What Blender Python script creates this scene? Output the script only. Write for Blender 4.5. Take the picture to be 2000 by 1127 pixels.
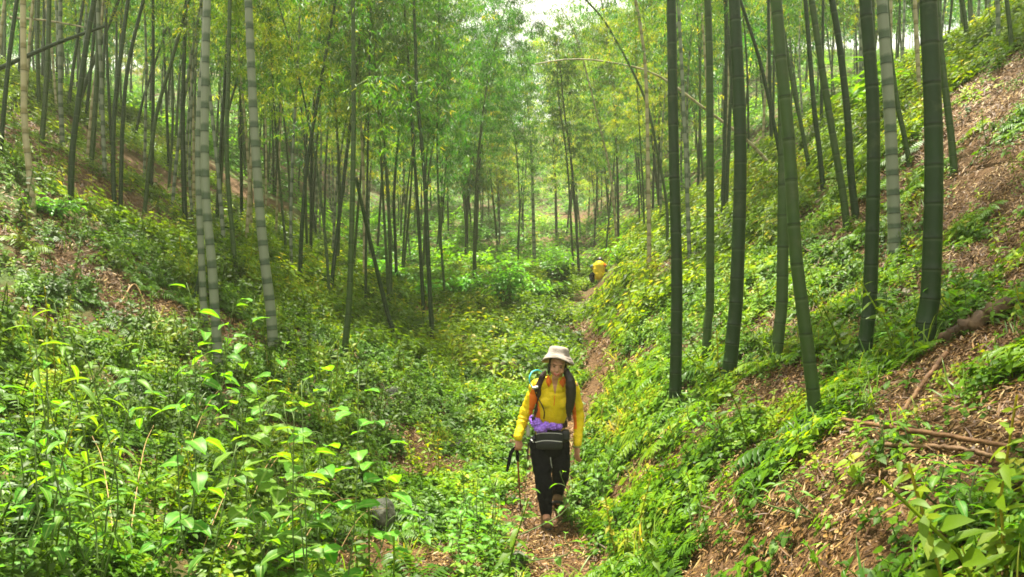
import bpy, math, random
import numpy as np
from mathutils import Vector, Matrix, Euler, Quaternion

# ------------------------------------------------------------------ camera, world, sun, exposure
for o in list(bpy.data.objects): bpy.data.objects.remove(o)
SC = bpy.context.scene
COL = SC.collection
FPX = 1570.0                       # focal length in pixels of the 2000 px wide photograph
cam_d = bpy.data.cameras.new("camera"); cam = bpy.data.objects.new("camera", cam_d); COL.objects.link(cam)
cam_d.sensor_width = 36.0; cam_d.lens = 36.0 * FPX / 2000.0
cam_d.clip_start = 0.05; cam_d.clip_end = 2000.0
cam.location = (0, 0, 0); cam.rotation_euler = (math.radians(90), 0, 0)
SC.camera = cam
SUN_EL, SUN_AZ = 76.0, -30.0       # azimuth measured from +Y towards +X
sd = Vector((math.sin(math.radians(SUN_AZ)) * math.cos(math.radians(SUN_EL)),
             math.cos(math.radians(SUN_AZ)) * math.cos(math.radians(SUN_EL)), math.sin(math.radians(SUN_EL))))
sun_d = bpy.data.lights.new("sun", 'SUN'); sun_d.energy = 5.0; sun_d.angle = math.radians(0.6); sun_d.color = (1.0, 0.93, 0.78)
sun = bpy.data.objects.new("sun", sun_d); COL.objects.link(sun)
sun.location = sd * 60; sun.rotation_euler = sd.to_track_quat('Z', 'Y').to_euler()
world = bpy.data.worlds.new("World"); SC.world = world; world.use_nodes = True
wn = world.node_tree; wn.nodes.clear()
wo = wn.nodes.new('ShaderNodeOutputWorld'); wb = wn.nodes.new('ShaderNodeBackground'); wb.inputs[1].default_value = 0.052
sky = wn.nodes.new('ShaderNodeTexSky'); sky.sky_type = 'NISHITA'; sky.sun_disc = False
sky.sun_elevation = math.radians(SUN_EL); sky.sun_rotation = math.radians(SUN_AZ); sky.dust_density = 3.0; sky.air_density = 1.2
wtc = wn.nodes.new('ShaderNodeTexCoord'); wno = wn.nodes.new('ShaderNodeTexNoise'); wno.inputs['Scale'].default_value = 3.0
wno.inputs['Detail'].default_value = 6
wr = wn.nodes.new('ShaderNodeValToRGB'); wr.color_ramp.elements[0].position = 0.36; wr.color_ramp.elements[1].position = 0.52
wr.color_ramp.elements[0].color = (0.45,) * 3 + (1,)
wm = wn.nodes.new('ShaderNodeMixRGB'); wm.inputs[2].default_value = (9.6, 9.3, 8.4, 1)
wn.links.new(wtc.outputs['Generated'], wno.inputs['Vector']); wn.links.new(wno.outputs['Fac'], wr.inputs[0])
wn.links.new(wr.outputs[0], wm.inputs[0]); wn.links.new(sky.outputs[0], wm.inputs[1])
wn.links.new(wm.outputs[0], wb.inputs[0]); wn.links.new(wb.outputs[0], wo.inputs[0])
SC.view_settings.view_transform = 'Standard'; SC.view_settings.look = 'None'
SC.view_settings.exposure = 2.05; SC.view_settings.gamma = 1.0; SC.view_settings.use_curve_mapping = False
SC.cycles.max_bounces = 6; SC.cycles.diffuse_bounces = 3; SC.cycles.glossy_bounces = 2
SC.cycles.transmission_bounces = 4; SC.cycles.transparent_max_bounces = 6; SC.cycles.volume_bounces = 0
SC.cycles.use_denoising = True; SC.cycles.pixel_filter_type = 'BLACKMAN_HARRIS'; SC.cycles.filter_width = 1.7
SC.cycles.sample_clamp_indirect = 6.0

rng = np.random.default_rng(7); random.seed(7)

# ------------------------------------------------------------------ helpers
def tag(o, label=None, cat=None, group=None, kind=None):
    if label: o['label'] = label
    if cat: o['category'] = cat
    if group: o['group'] = group
    if kind: o['kind'] = kind
    return o
def link(o, parent=None):
    COL.objects.link(o)
    if parent is not None: o.parent = parent
    return o
def empty(name, loc=(0, 0, 0), label=None, cat=None, group=None, rz=0.0):
    o = bpy.data.objects.new(name, None); COL.objects.link(o); o.location = loc; o.rotation_euler = (0, 0, rz)
    o.empty_display_size = 0.2
    return tag(o, label, cat, group)
def tri_mesh(name, V, T, attrs=None, mat=None, smooth=False):
    V = np.asarray(V, dtype=np.float32); T = np.asarray(T, dtype=np.int32)
    me = bpy.data.meshes.new(name)
    me.vertices.add(len(V)); me.vertices.foreach_set('co', V.ravel())
    nt = len(T); me.loops.add(nt * 3); me.loops.foreach_set('vertex_index', T.ravel())
    me.polygons.add(nt); me.polygons.foreach_set('loop_start', np.arange(0, nt * 3, 3, dtype=np.int32))
    me.polygons.foreach_set('loop_total', np.full(nt, 3, dtype=np.int32))
    if smooth: me.polygons.foreach_set('use_smooth', np.ones(nt, dtype=bool))
    for k, a in (attrs or {}).items():
        at = me.attributes.new(k, 'FLOAT', 'POINT'); at.data.foreach_set('value', np.asarray(a, dtype=np.float32))
    me.update(calc_edges=True)
    if mat: me.materials.append(mat)
    return me
def quad_grid_tris(nr, nc, closed):
    """index triangles of a (nr rings) x (nc columns) grid; closed wraps the columns"""
    r = np.arange(nr - 1)[:, None]; m = nc if closed else nc - 1
    c = np.arange(m)[None, :]; c2 = (c + 1) % nc
    a = r * nc + c; b = r * nc + c2; d = (r + 1) * nc + c; e = (r + 1) * nc + c2
    return np.concatenate([np.stack([a, b, e], -1).reshape(-1, 3), np.stack([a, e, d], -1).reshape(-1, 3)])
class Geo:
    """accumulates triangles"""
    def __init__(s): s.V = []; s.T = []; s.A = []; s.n = 0
    def add(s, V, T, A=None):
        V = np.asarray(V, float)
        s.V.append(V); s.T.append(np.asarray(T, int) + s.n)
        s.A.append(np.zeros(len(V)) if A is None else np.broadcast_to(np.asarray(A, float), (len(V),)))
        s.n += len(V)
    def arrays(s): return np.concatenate(s.V), np.concatenate(s.T), np.concatenate(s.A)
def tube_geo(P, R, sides=6, cap=True, flat=1.0, ref=None):
    """tube round the polyline P with radii R (scalar list); flat squashes the second axis"""
    P = np.asarray(P, float); n = len(P); R = np.broadcast_to(np.asarray(R, float), (n,))
    tg = np.gradient(P, axis=0); tg /= np.linalg.norm(tg, axis=1)[:, None] + 1e-9
    ref = np.array((0, 1, 0.01)) if ref is None else np.asarray(ref, float)
    u = ref[None, :] - (tg @ ref)[:, None] * tg
    bad = np.linalg.norm(u, axis=1) < 0.08
    if bad.any():
        r2 = np.array((1, 0.02, 0.0)); u[bad] = (r2[None, :] - (tg @ r2)[:, None] * tg)[bad]
    u /= np.linalg.norm(u, axis=1)[:, None]; w = np.cross(tg, u)
    a = np.linspace(0, 2 * math.pi, sides, endpoint=False)
    V = P[:, None, :] + R[:, None, None] * (np.cos(a)[None, :, None] * w[:, None, :] + flat * np.sin(a)[None, :, None] * u[:, None, :])
    V = V.reshape(-1, 3); T = quad_grid_tris(n, sides, True)
    if cap:
        V = np.concatenate([V, P[:1], P[-1:]]); i0 = n * sides; i1 = i0 + 1
        k = np.arange(sides); k2 = (k + 1) % sides
        T = np.concatenate([T, np.stack([np.full(sides, i0), k2, k], -1), np.stack([np.full(sides, i1), (n - 1) * sides + k, (n - 1) * sides + k2], -1)])
    return V, T
def smooth_curve(pts, n):
    """Catmull-Rom through pts, n samples"""
    p = np.asarray(pts, float)
    p = np.concatenate([[2 * p[0] - p[1]], p, [2 * p[-1] - p[-2]]]); m = len(p) - 3
    t = np.linspace(0, m - 1e-6, n); i = t.astype(int); f = (t - i)[:, None]
    a, b, c, d = p[i], p[i + 1], p[i + 2], p[i + 3]
    return 0.5 * (2 * b + (c - a) * f + (2 * a - 5 * b + 4 * c - d) * f ** 2 + (3 * b - a - 3 * c + d) * f ** 3)

# ------------------------------------------------------------------ materials
def mat_new(name):
    m = bpy.data.materials.new(name); m.use_nodes = True; nt = m.node_tree; nt.nodes.clear()
    out = nt.nodes.new('ShaderNodeOutputMaterial'); return m, nt, out
def ramp(nt, fac, stops):
    r = nt.nodes.new('ShaderNodeValToRGB'); e = r.color_ramp.elements
    while len(e) < len(stops): e.new(0.5)
    for q, (p, c) in zip(e, stops): q.position = p; q.color = (*c, 1)
    if fac is not None: nt.links.new(fac, r.inputs[0])
    return r.outputs[0]
def noise(nt, scale, detail=4, coord='Object', rough=0.55, vec=None):
    n = nt.nodes.new('ShaderNodeTexNoise'); n.inputs['Scale'].default_value = scale; n.inputs['Detail'].default_value = detail
    n.inputs['Roughness'].default_value = rough
    if vec is None:
        tc = nt.nodes.new('ShaderNodeTexCoord'); vec = tc.outputs[coord]
    nt.links.new(vec, n.inputs['Vector']); return n.outputs['Fac']
def attr(nt, name):
    a = nt.nodes.new('ShaderNodeAttribute'); a.attribute_name = name; return a.outputs['Fac']
def mixc(nt, fac, a, b, mode='MIX'):
    m = nt.nodes.new('ShaderNodeMixRGB'); m.blend_type = mode
    for i, x in ((0, fac), (1, a), (2, b)):
        if isinstance(x, (int, float)): m.inputs[i].default_value = x if i == 0 else (x, x, x, 1)
        elif isinstance(x, tuple): m.inputs[i].default_value = (*x, 1)
        else: nt.links.new(x, m.inputs[i])
    return m.outputs[0]
def mathn(nt, op, a, b=None):
    m = nt.nodes.new('ShaderNodeMath'); m.operation = op
    for i, x in ((0, a), (1, b)):
        if x is None: continue
        if isinstance(x, (int, float)): m.inputs[i].default_value = x
        else: nt.links.new(x, m.inputs[i])
    return m.outputs[0]
def bump(nt, h, strength=0.3, dist=0.02):
    b = nt.nodes.new('ShaderNodeBump'); b.inputs['Strength'].default_value = strength; b.inputs['Distance'].default_value = dist
    nt.links.new(h, b.inputs['Height']); return b.outputs[0]
def principled(nt, out, color, rough=0.6, normal=None, spec=0.4, **kw):
    p = nt.nodes.new('ShaderNodeBsdfPrincipled')
    if isinstance(color, tuple): p.inputs['Base Color'].default_value = (*color, 1)
    else: nt.links.new(color, p.inputs['Base Color'])
    if isinstance(rough, (int, float)): p.inputs['Roughness'].default_value = rough
    else: nt.links.new(rough, p.inputs['Roughness'])
    p.inputs['Specular IOR Level'].default_value = spec
    if normal is not None: nt.links.new(normal, p.inputs['Normal'])
    for k, v in kw.items(): p.inputs[k].default_value = v
    if out is not None: nt.links.new(p.outputs[0], out.inputs[0])
    return p.outputs[0]
def leaf_mat(name, stops, trans=0.45, rough=0.42, rib=False, tmul=(1.95, 1.7, 0.35), spec=0.3):
    m, nt, out = mat_new(name)
    c = ramp(nt, attr(nt, 'var'), stops)
    oi = nt.nodes.new('ShaderNodeObjectInfo')
    hs = nt.nodes.new('ShaderNodeHueSaturation'); nt.links.new(c, hs.inputs['Color'])
    nt.links.new(mathn(nt, 'ADD', mathn(nt, 'MULTIPLY', oi.outputs['Random'], 0.035), 0.482), hs.inputs['Hue'])
    nt.links.new(mathn(nt, 'ADD', mathn(nt, 'MULTIPLY', oi.outputs['Random'], 0.4), 0.8), hs.inputs['Value'])
    c = hs.outputs[0]
    if rib:
        rb = ramp(nt, attr(nt, 'rib'), [(0.0, (0, 0, 0)), (0.80, (0.0, 0.0, 0.0)), (0.97, (1, 1, 1))])
        vn = noise(nt, 28, 3)
        c = mixc(nt, rb, mixc(nt, 0.35, c, ramp(nt, vn, [(0.35, (0.03, 0.08, 0.01)), (0.65, (0.14, 0.26, 0.04))])), (0.22, 0.33, 0.08))
    p = principled(nt, None, c, rough, spec=spec)
    t = nt.nodes.new('ShaderNodeBsdfTranslucent'); nt.links.new(mixc(nt, 1.0, c, tmul, 'MULTIPLY'), t.inputs[0])
    mx = nt.nodes.new('ShaderNodeMixShader'); mx.inputs[0].default_value = trans
    nt.links.new(p, mx.inputs[1]); nt.links.new(t.outputs[0], mx.inputs[2]); nt.links.new(mx.outputs[0], out.inputs[0])
    return m
G1, G2, G3, G4 = (0.024, 0.070, 0.004), (0.060, 0.155, 0.004), (0.128, 0.260, 0.005), (0.225, 0.335, 0.009)
M = {}
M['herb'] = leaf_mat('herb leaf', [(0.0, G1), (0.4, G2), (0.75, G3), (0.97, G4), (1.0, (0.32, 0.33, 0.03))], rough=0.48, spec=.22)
M['fern'] = leaf_mat('fern leaf', [(0.0, (0.03, 0.11, 0.008)), (0.6, (0.085, 0.24, 0.012)), (1.0, (0.20, 0.34, 0.02))])
M['grass'] = leaf_mat('grass blade', [(0.0, (0.05, 0.15, 0.012)), (0.6, (0.14, 0.26, 0.03)), (0.85, (0.28, 0.30, 0.06)), (1.0, (0.40, 0.28, 0.10))])
M['broad'] = leaf_mat('broad leaf', [(0.0, (0.03, 0.13, 0.012)), (0.5, (0.070, 0.24, 0.013)), (1.0, (0.135, 0.33, 0.018))], rib=True, rough=0.45, trans=0.5, spec=.25)
M['shrub'] = leaf_mat('shrub leaf', [(0.0, G1), (0.5, (0.06, 0.2, 0.018)), (1.0, (0.14, 0.33, 0.03))], rough=0.36)
M['bleaf'] = leaf_mat('bamboo leaf', [(0.0, (0.012, 0.066, 0.013)), (0.45, (0.038, 0.145, 0.018)), (0.85, (0.13, 0.24, 0.015)), (1.0, (0.32, 0.28, 0.03))], trans=0.5, rough=0.4)
M['bleaf2'] = leaf_mat('yellowing bamboo leaf', [(0.0, (0.07, 0.15, 0.015)), (0.45, (0.15, 0.25, 0.022)), (1.0, (0.36, 0.33, 0.05))], trans=0.55, rough=0.42)
def litter_mat():
    m, nt, out = mat_new('dry leaf')
    c = ramp(nt, attr(nt, 'var'), [(0, (0.045, 0.019, 0.005)), (0.4, (0.10, 0.048, 0.010)), (0.75, (0.20, 0.105, 0.024)), (1.0, (0.38, 0.27, 0.10))])
    principled(nt, out, c, 0.55, spec=0.35); return m
M['litter'] = litter_mat()
def ground_mat():
    m, nt, out = mat_new('forest soil')
    n1 = noise(nt, 1.1, 5); n2 = noise(nt, 14, 6, rough=0.7); n3 = noise(nt, 55, 4, rough=0.7)
    soil = ramp(nt, n2, [(0.25, (0.020, 0.010, 0.004)), (0.5, (0.07, 0.036, 0.010)), (0.75, (0.17, 0.092, 0.024))])
    moss = ramp(nt, n3, [(0.3, (0.018, 0.045, 0.006)), (0.7, (0.075, 0.14, 0.016))])
    f = mathn(nt, 'MULTIPLY', ramp(nt, n1, [(0.42, (0, 0, 0)), (0.6, (1, 1, 1))]), mathn(nt, 'SUBTRACT', 1.0, attr(nt, 'bare')))
    c = mixc(nt, mathn(nt, 'MULTIPLY', f, 0.85), soil, moss)
    path = ramp(nt, n3, [(0.25, (0.035, 0.016, 0.006)), (0.5, (0.095, 0.047, 0.015)), (0.8, (0.25, 0.15, 0.06))])
    c = mixc(nt, mathn(nt, 'MULTIPLY', attr(nt, 'bare'), 0.75), c, path)
    h = mathn(nt, 'ADD', mathn(nt, 'MULTIPLY', n2, 0.7), mathn(nt, 'MULTIPLY', n3, 0.35))
    principled(nt, out, c, 0.8, bump(nt, h, 0.9, 0.05), spec=0.25); return m
M['ground'] = ground_mat()
def culm_mat(name, body, dark, pale, band=0.12, bloom=0.5, patch=0.3):
    """bamboo stalk: body colour, a dark zone above each ring, whitish wax below it, lichen patches"""
    m, nt, out = mat_new(name)
    u = attr(nt, 'node'); v = attr(nt, 'hgt')
    tc = nt.nodes.new('ShaderNodeTexCoord')
    n1 = noise(nt, 5.0, 5, rough=0.65); n2 = noise(nt, 40, 3)
    base = mixc(nt, ramp(nt, n1, [(0.35, (0, 0, 0)), (0.65, (1, 1, 1))]), body, dark)
    uu = mathn(nt, 'ADD', u, mathn(nt, 'MULTIPLY', mathn(nt, 'SUBTRACT', n1, 0.5), 0.5))
    wax = ramp(nt, uu, [(0.0, (0, 0, 0)), (band, (0, 0, 0)), (min(band + 0.13, 0.98), (1, 1, 1)), (1.0, (1, 1, 1))])
    c = mixc(nt, mathn(nt, 'MULTIPLY', wax, bloom), base, pale)
    lich = ramp(nt, n1, [(0.56, (0, 0, 0)), (0.7, (1, 1, 1))])
    c = mixc(nt, mathn(nt, 'MULTIPLY', lich, patch), c, mixc(nt, n2, (0.04, 0.065, 0.02), (0.12, 0.14, 0.06)))
    ring = ramp(nt, u, [(0.0, (1, 1, 1)), (0.03, (1, 1, 1)), (0.045, (0, 0, 0)), (0.955, (0, 0, 0)), (0.97, (1, 1, 1))])
    c = mixc(nt, mathn(nt, 'MULTIPLY', ring, 0.6), c, (0.012, 0.018, 0.008))
    dust = ramp(nt, u, [(0.0, (0, 0, 0)), (0.88, (0, 0, 0)), (0.935, (1, 1, 1)), (0.955, (1, 1, 1)), (0.96, (0, 0, 0))])
    c = mixc(nt, mathn(nt, 'MULTIPLY', dust, 0.22), c, (0.14, 0.17, 0.11))
    h = mathn(nt, 'ADD', n1, mathn(nt, 'MULTIPLY', n2, 0.3))
    principled(nt, out, c, 0.5, bump(nt, h, 0.25, 0.01), spec=0.28); return m
M['culm_dark'] = culm_mat('dark green bamboo', (0.009, 0.032, 0.004), (0.006, 0.018, 0.003), (0.016, 0.044, 0.009), bloom=0.35, patch=0.3)
M['culm_green'] = culm_mat('green bamboo', (0.024, 0.062, 0.006), (0.015, 0.036, 0.005), (0.05, 0.085, 0.025), bloom=0.4, patch=0.4)
M['culm_pale'] = culm_mat('waxy pale bamboo', (0.065, 0.10, 0.05), (0.045, 0.07, 0.04), (0.225, 0.25, 0.18), band=0.26, bloom=0.70, patch=0.15)
M['culm_tan'] = culm_mat('tan bamboo', (0.24, 0.20, 0.085), (0.13, 0.12, 0.05), (0.42, 0.38, 0.24), band=0.2, bloom=0.6, patch=0.35)
def simple_mat(name, c1, c2, scale=20, rough=0.7, bs=0.4, bd=0.01, spec=0.3, **kw):
    m, nt, out = mat_new(name); n = noise(nt, scale, 5)
    c = ramp(nt, n, [(0.3, c1), (0.7, c2)])
    principled(nt, out, c, rough, bump(nt, n, bs, bd), spec=spec, **kw); return m
M['twig'] = simple_mat('bamboo twig', (0.06, 0.10, 0.03), (0.13, 0.17, 0.05))
M['stem'] = simple_mat('green stem', (0.05, 0.10, 0.02), (0.13, 0.19, 0.05))
M['deadwood'] = simple_mat('dead wood', (0.06, 0.03, 0.014), (0.20, 0.12, 0.06), 12, bs=0.8, bd=0.02)
M['darkwood'] = simple_mat('rotting wood', (0.03, 0.018, 0.01), (0.13, 0.08, 0.04), 9, bs=0.9, bd=0.03)
M['splitwood'] = simple_mat('split bamboo', (0.07, 0.032, 0.012), (0.17, 0.09, 0.034), 30, bs=0.5)
M['drystalk'] = simple_mat('dry stalk', (0.20, 0.12, 0.045), (0.40, 0.27, 0.11), 30)
M['rock'] = simple_mat('mossy rock', (0.02, 0.028, 0.015), (0.11, 0.11, 0.08), 8, bs=0.9, bd=0.04)
M['rock_pale'] = simple_mat('pale rock', (0.10, 0.09, 0.06), (0.28, 0.24, 0.17), 10, bs=0.9, bd=0.03)

# ------------------------------------------------------------------ terrain
YT = np.array([-40, -5, 0, 3, 5, 7, 8.5, 10, 13, 15, 18, 22, 27, 33, 40, 60, 90, 130, 200, 400.])
ZT = np.array([-1.5, -1.5, -1.6, -1.8, -1.97, -2.10, -2.0, -1.72, -1.28, -1.0, -0.55, -0.12, 0.22, 0.75, 1.6, 5.2, 14.5, 26.0, 34.0, 36.0])
XR_Y = np.array([-40, 0, 5, 7, 9, 13, 17, 22, 27, 40, 60, 100, 400.]); XR = np.array([1.2, 1.1, .62, .62, .75, .95, 1.5, 2.0, 2.6, 4.0, 5.5, 8.0, 20.])
XL_Y = np.array([-40, 0, 5, 8, 11, 15, 20, 27, 40, 60, 100, 400.]); XL = np.array([-1.2, -1.0, -1.1, -1.0, -.6, -1.4, -2.6, -4.0, -6.0, -8.0, -10., -20.])
RD = np.array([0, .3, 1, 2, 3.3, 5, 8, 12, 20, 40, 400.]); RZ = np.array([0, .17, .84, 1.5, 2.4, 3.6, 5.7, 8.0, 10.5, 12., 14.])
LD = np.array([0, 1, 3, 5, 7, 10, 14, 25, 50, 400.]); LZ = np.array([0, .34, 1.2, 2.25, 3.7, 5.7, 7.2, 8.2, 9., 10.])
_fy = np.linspace(-40, 400, 8801); _k = np.exp(-0.5 * (np.arange(-40, 41) / 16.0) ** 2); _k /= _k.sum()
def _sm(x, y):
    f = np.interp(_fy, x, y); return np.convolve(np.pad(f, 40, 'edge'), _k, 'valid')
ZTs, XRs, XLs = _sm(YT, ZT), _sm(XR_Y, XR), _sm(XL_Y, XL)
_wv = [(np.random.default_rng(100 + i).uniform(0, 2 * math.pi), np.random.default_rng(200 + i).uniform(0, 6.28), w, a)
       for i, (w, a) in enumerate([(0.7, .010), (0.9, .014), (1.2, .018), (1.6, .025), (2.1, .03), (2.9, .035), (3.7, .05), (5.0, .07), (7., .12), (11., .2), (17., .35), (26, .5)])]
def hgt(x, y):
    x = np.asarray(x, float); y = np.asarray(y, float)
    z = np.interp(y, _fy, ZTs); xr = np.interp(y, _fy, XRs); xl = np.interp(y, _fy, XLs)
    dr = np.maximum(x - xr, 0); dl = np.maximum(xl - x, 0)
    z = z + np.interp(dr, RD, RZ) + np.interp(dl, LD, LZ)
    d = np.maximum(dr, dl); far = np.clip((np.hypot(x, y) - 8) / 25, 0, 1)
    for a, ph, w, am in _wv:
        g = am * (0.5 if w > 4 else 1.0)
        if w > 4: g = g * np.clip(d / 4, 0.0, 1) * (0.3 + far)
        z = z + g * np.sin((x * math.cos(a) + y * math.sin(a)) * 2 * math.pi / w + ph)
    return z
def hit(px, py):
    """where the ground lies on the line of sight through a point of the photograph"""
    t = np.concatenate([np.arange(1.0, 30, 0.01), np.arange(30, 220, 0.05)])
    X = (px - 1000) / FPX * t; Z = (563.5 - py) / FPX * t
    k = np.argmax(hgt(X, t) > Z)
    if not (hgt(X, t) > Z).any(): k = -1
    return np.array((X[k], t[k], float(hgt(X[k], t[k]))))
def inview(x, y, margin=0.14): return (y > 0.8) & (np.abs(x) < (0.637 + margin) * y + 0.6)

PATH = [hit(*p) for p in [(1080, 1126), (1072, 1060), (1060, 1010), (1060, 940), (1100, 850), (1150, 780), (1180, 710), (1172, 660), (1130, 640)]]
PATH = np.array(PATH)[:, :2]
PATH2 = np.array([hit(*p) for p in [(1130, 640), (1090, 615), (1085, 600), (1150, 575), (1185, 552)]])[:, :2]
PATH3 = np.array([hit(*p) for p in [(1180, 700), (1215, 590), (1260, 550), (1300, 520)]])[:, :2]
BARE = [(1000, 1000, .22, .22), (1000, 1085, .25, .2), (1240, 960, .25, .25), (1330, 905, .3, .22), (1420, 985, .35, .25), (1520, 1010, .3, .3), (1470, 890, .3, .2), (1610, 930, .3, .25), (1380, 1100, .3, .25), (1230, 800, .2, .25), (1650, 850, .3, .2), (1560, 1100, .35, .3), (450, 640, .5, .4), (100, 500, .6, .5), (1480, 640, .3, .3), (1250, 700, .25, .3), (1620, 600, .4, .4), (825, 905, .42, .5), (800, 860, .3, .25), (770, 1075, .5, .45), (700, 1110, .4, .4), (850, 1110, .3, .4), (1100, 1100, .35, .3), (1450, 775, .5, .35), (1530, 760, .4, .3),
        (1700, 1065, .55, .3), (1620, 1100, .4, .25), (1780, 800, .35, .35), (1860, 700, .5, .5), (1960, 680, .5, .5), (1240, 920, .25, .2), (1310, 900, .2, .25), (1760, 740, .3, .3),
        (1850, 860, .4, .25), (1950, 800, .5, .4), (1900, 250, 1.3, 1.2), (1960, 320, 1.2, 1.3), (1930, 500, .8, .8), (850, 615, .8, .8), (270, 580, .6, .6),
        (240, 320, 2.4, 2.2), (330, 360, 2.2, 1.6), (80, 300, 2.0, 1.8), (430, 350, 2.2, 1.8), (20, 220, 1.2, 1.0), (990, 715, .35, .5), (1100, 700, .3, .4), (560, 420, 1.2, 1.2),
        (50, 610, .4, .4), (1290, 530, .5, .8), (1680, 420, .6, .6), (1960, 160, 1.2, 1.2), (640, 420, 1.6, 1.6), (1160, 420, 4, 4), (1110, 470, 2, 2)]
BAREW = [(hit(a, b), c, d) for a, b, c, d in BARE]
def seg_dist(x, y, P):
    best = np.full(np.shape(x), 1e9)
    for a, b in zip(P[:-1], P[1:]):
        ab = b - a; t = np.clip(((x - a[0]) * ab[0] + (y - a[1]) * ab[1]) / (ab @ ab), 0, 1)
        best = np.minimum(best, np.hypot(x - a[0] - t * ab[0], y - a[1] - t * ab[1]))
    return best
def wob(x, y, s, seed):
    r = np.random.default_rng(seed); v = 0
    for i in range(7):
        a = r.uniform(0, 6.28); w = s * r.uniform(0.5, 1.6); v = v + np.sin((x * math.cos(a) + y * math.sin(a)) * 6.28 / w + r.uniform(0, 6.28))
    return v / 7 ** 0.5 / 1.2
def bare_fn(x, y):
    w = wob(x, y, 0.7, 5) * 0.28
    b = 1 - np.clip((seg_dist(x, y, PATH) / (0.27 + 0.02 * np.clip(y - 7.5, 0, 1.5)) - 0.8 + w) / 0.5, 0, 1)
    b = np.maximum(b, 0.75 * (1 - np.clip((seg_dist(x, y, PATH2) / 0.22 - 0.8 + w) / 0.5, 0, 1)))
    b = np.maximum(b, 0.8 * (1 - np.clip((seg_dist(x, y, PATH3) / 0.25 - 0.8 + w) / 0.6, 0, 1)))
    for (cx, cy, _), rx, ry in BAREW:
        q = np.hypot((x - cx) / rx, (y - cy) / ry)
        b = np.maximum(b, 0.95 * (1 - np.clip((q - 0.75 + 1.4 * w) / 0.5, 0, 1)))
    return b
def density(x, y):
    """how thickly herbs grow, 0..1"""
    d = 1 - bare_fn(x, y)
    xr = np.interp(y, _fy, XRs); xl = np.interp(y, _fy, XLs)
    w = wob(x, y, 1.6, 9)
    rs = np.clip((x - xr - 0.2) / 0.8, 0, 1); w2 = wob(x, y, .8, 14) * .6 + w * .55                       # the upper part of the right slope is patchy litter
    d = d * (1 - rs * np.clip(0.25 - .04 * np.clip(y - 6, 0, 6) + 0.8 * w2, 0, 0.95))
    ls = np.clip((xl - x - 3.6) / 1.5, 0, 1) * np.clip((8.5 - (xl - x)) / 2, 0, 1)
    d = d * (1 - ls * np.clip(0.75 + 0.8 * w, 0, 0.95))
    lf = ((x < -1.0) & (y < 10)) * 1.0
    return np.clip(d * (0.85 - .22 * lf + (0.35 + .45 * lf) * wob(x, y, 0.9, 21)), 0, 1)

def build_ground():
    u = np.linspace(-1, 1, 620); k = 4.6
    xs = 170 * np.sinh(k * u) / math.sinh(k) + 0.3
    v = np.linspace(0, 1, 620); ys = -8 + 330 * (np.sinh(4.4 * v) / math.sinh(4.4) * 0.96 + 0.04 * v)
    X, Y = np.meshgrid(xs, ys); Z = hgt(X, Y)
    b = bare_fn(X, Y); Z = Z - 0.035 * b
    Z = np.where(Y > 150, Z, Z)
    V = np.stack([X, Y, Z], -1).reshape(-1, 3)
    me = tri_mesh('ground', V, quad_grid_tris(620, 620, False), {'bare': b.ravel()}, M['ground'], True)
    o = link(bpy.data.objects.new('ground', me)); tag(o, kind='structure')
build_ground()

# ------------------------------------------------------------------ leaves and small plants (prototypes as arrays)
def leaf8(L, W, droop=0.25, fold=0.25):
    s = np.array([0.0, 0.28, 0.62, 1.0]); w = np.array([0, 1.0, 0.82, 0]) * W / 2
    z = lambda t: -droop * L * t * t
    V = [(0, 0, 0)]
    for i in (1, 2):
        V += [(s[i] * L, -w[i], z(s[i]) + fold * w[i]), (s[i] * L, 0, z(s[i])), (s[i] * L, w[i], z(s[i]) + fold * w[i])]
    V += [(L, 0, z(1.0))]
    T = [(0, 1, 2), (0, 2, 3), (1, 4, 5), (1, 5, 2), (2, 5, 6), (2, 6, 3), (4, 7, 5), (5, 7, 6)]
    return np.array(V, float), np.array(T), np.array([1, 0, 1, 0, 0, 1, 0, 1.])
def leaf2(L, W, droop=0.2, fold=0.3):
    V = np.array([(0, 0, 0), (0.42 * L, -W / 2, fold * W / 2 - droop * L * .2), (L, 0, -droop * L), (0.42 * L, W / 2, fold * W / 2 - droop * L * .2)], float)
    return V, np.array([(0, 1, 2), (0, 2, 3)]), np.array([1, 0, 1, 0.])
def leafbig(L, W, droop=0.3, fold=0.22, heart=0.0, n=6):
    """smooth large leaf, 5 columns"""
    t = np.linspace(0, 1, n + 1); prof = np.sin(math.pi * t ** 0.72) ** 0.8; prof[-1] = 0; prof[0] = 0.12 if heart else 0
    V = []; R = []
    for i, tt in enumerate(t):
        for j, c in enumerate((-1, -0.5, 0, 0.5, 1)):
            w = prof[i] * W / 2; x = tt * L - heart * L * 0.16 * abs(c) * (1 - tt) ** 3
            ed = 0.04 * W * math.sin(i * 2.1 + j) * (abs(c) > 0.6)
            V.append((x, c * w, -droop * L * tt ** 2 + fold * w * abs(c) + ed - 0.03 * L * (abs(c) == 0.5)))
            R.append(1 - abs(c))
    return np.array(V), quad_grid_tris(n + 1, 5, False), np.array(R)
def rotm(yaw, pitch, roll=0.0):
    cy, sy, cp, sp, cr, sr = math.cos(yaw), math.sin(yaw), math.cos(pitch), math.sin(pitch), math.cos(roll), math.sin(roll)
    Rz = np.array([[cy, -sy, 0], [sy, cy, 0], [0, 0, 1]]); Ry = np.array([[cp, 0, -sp], [0, 1, 0], [sp, 0, cp]]); Rx = np.array([[1, 0, 0], [0, cr, -sr], [0, sr, cr]])
    return Rz @ Ry @ Rx
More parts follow.
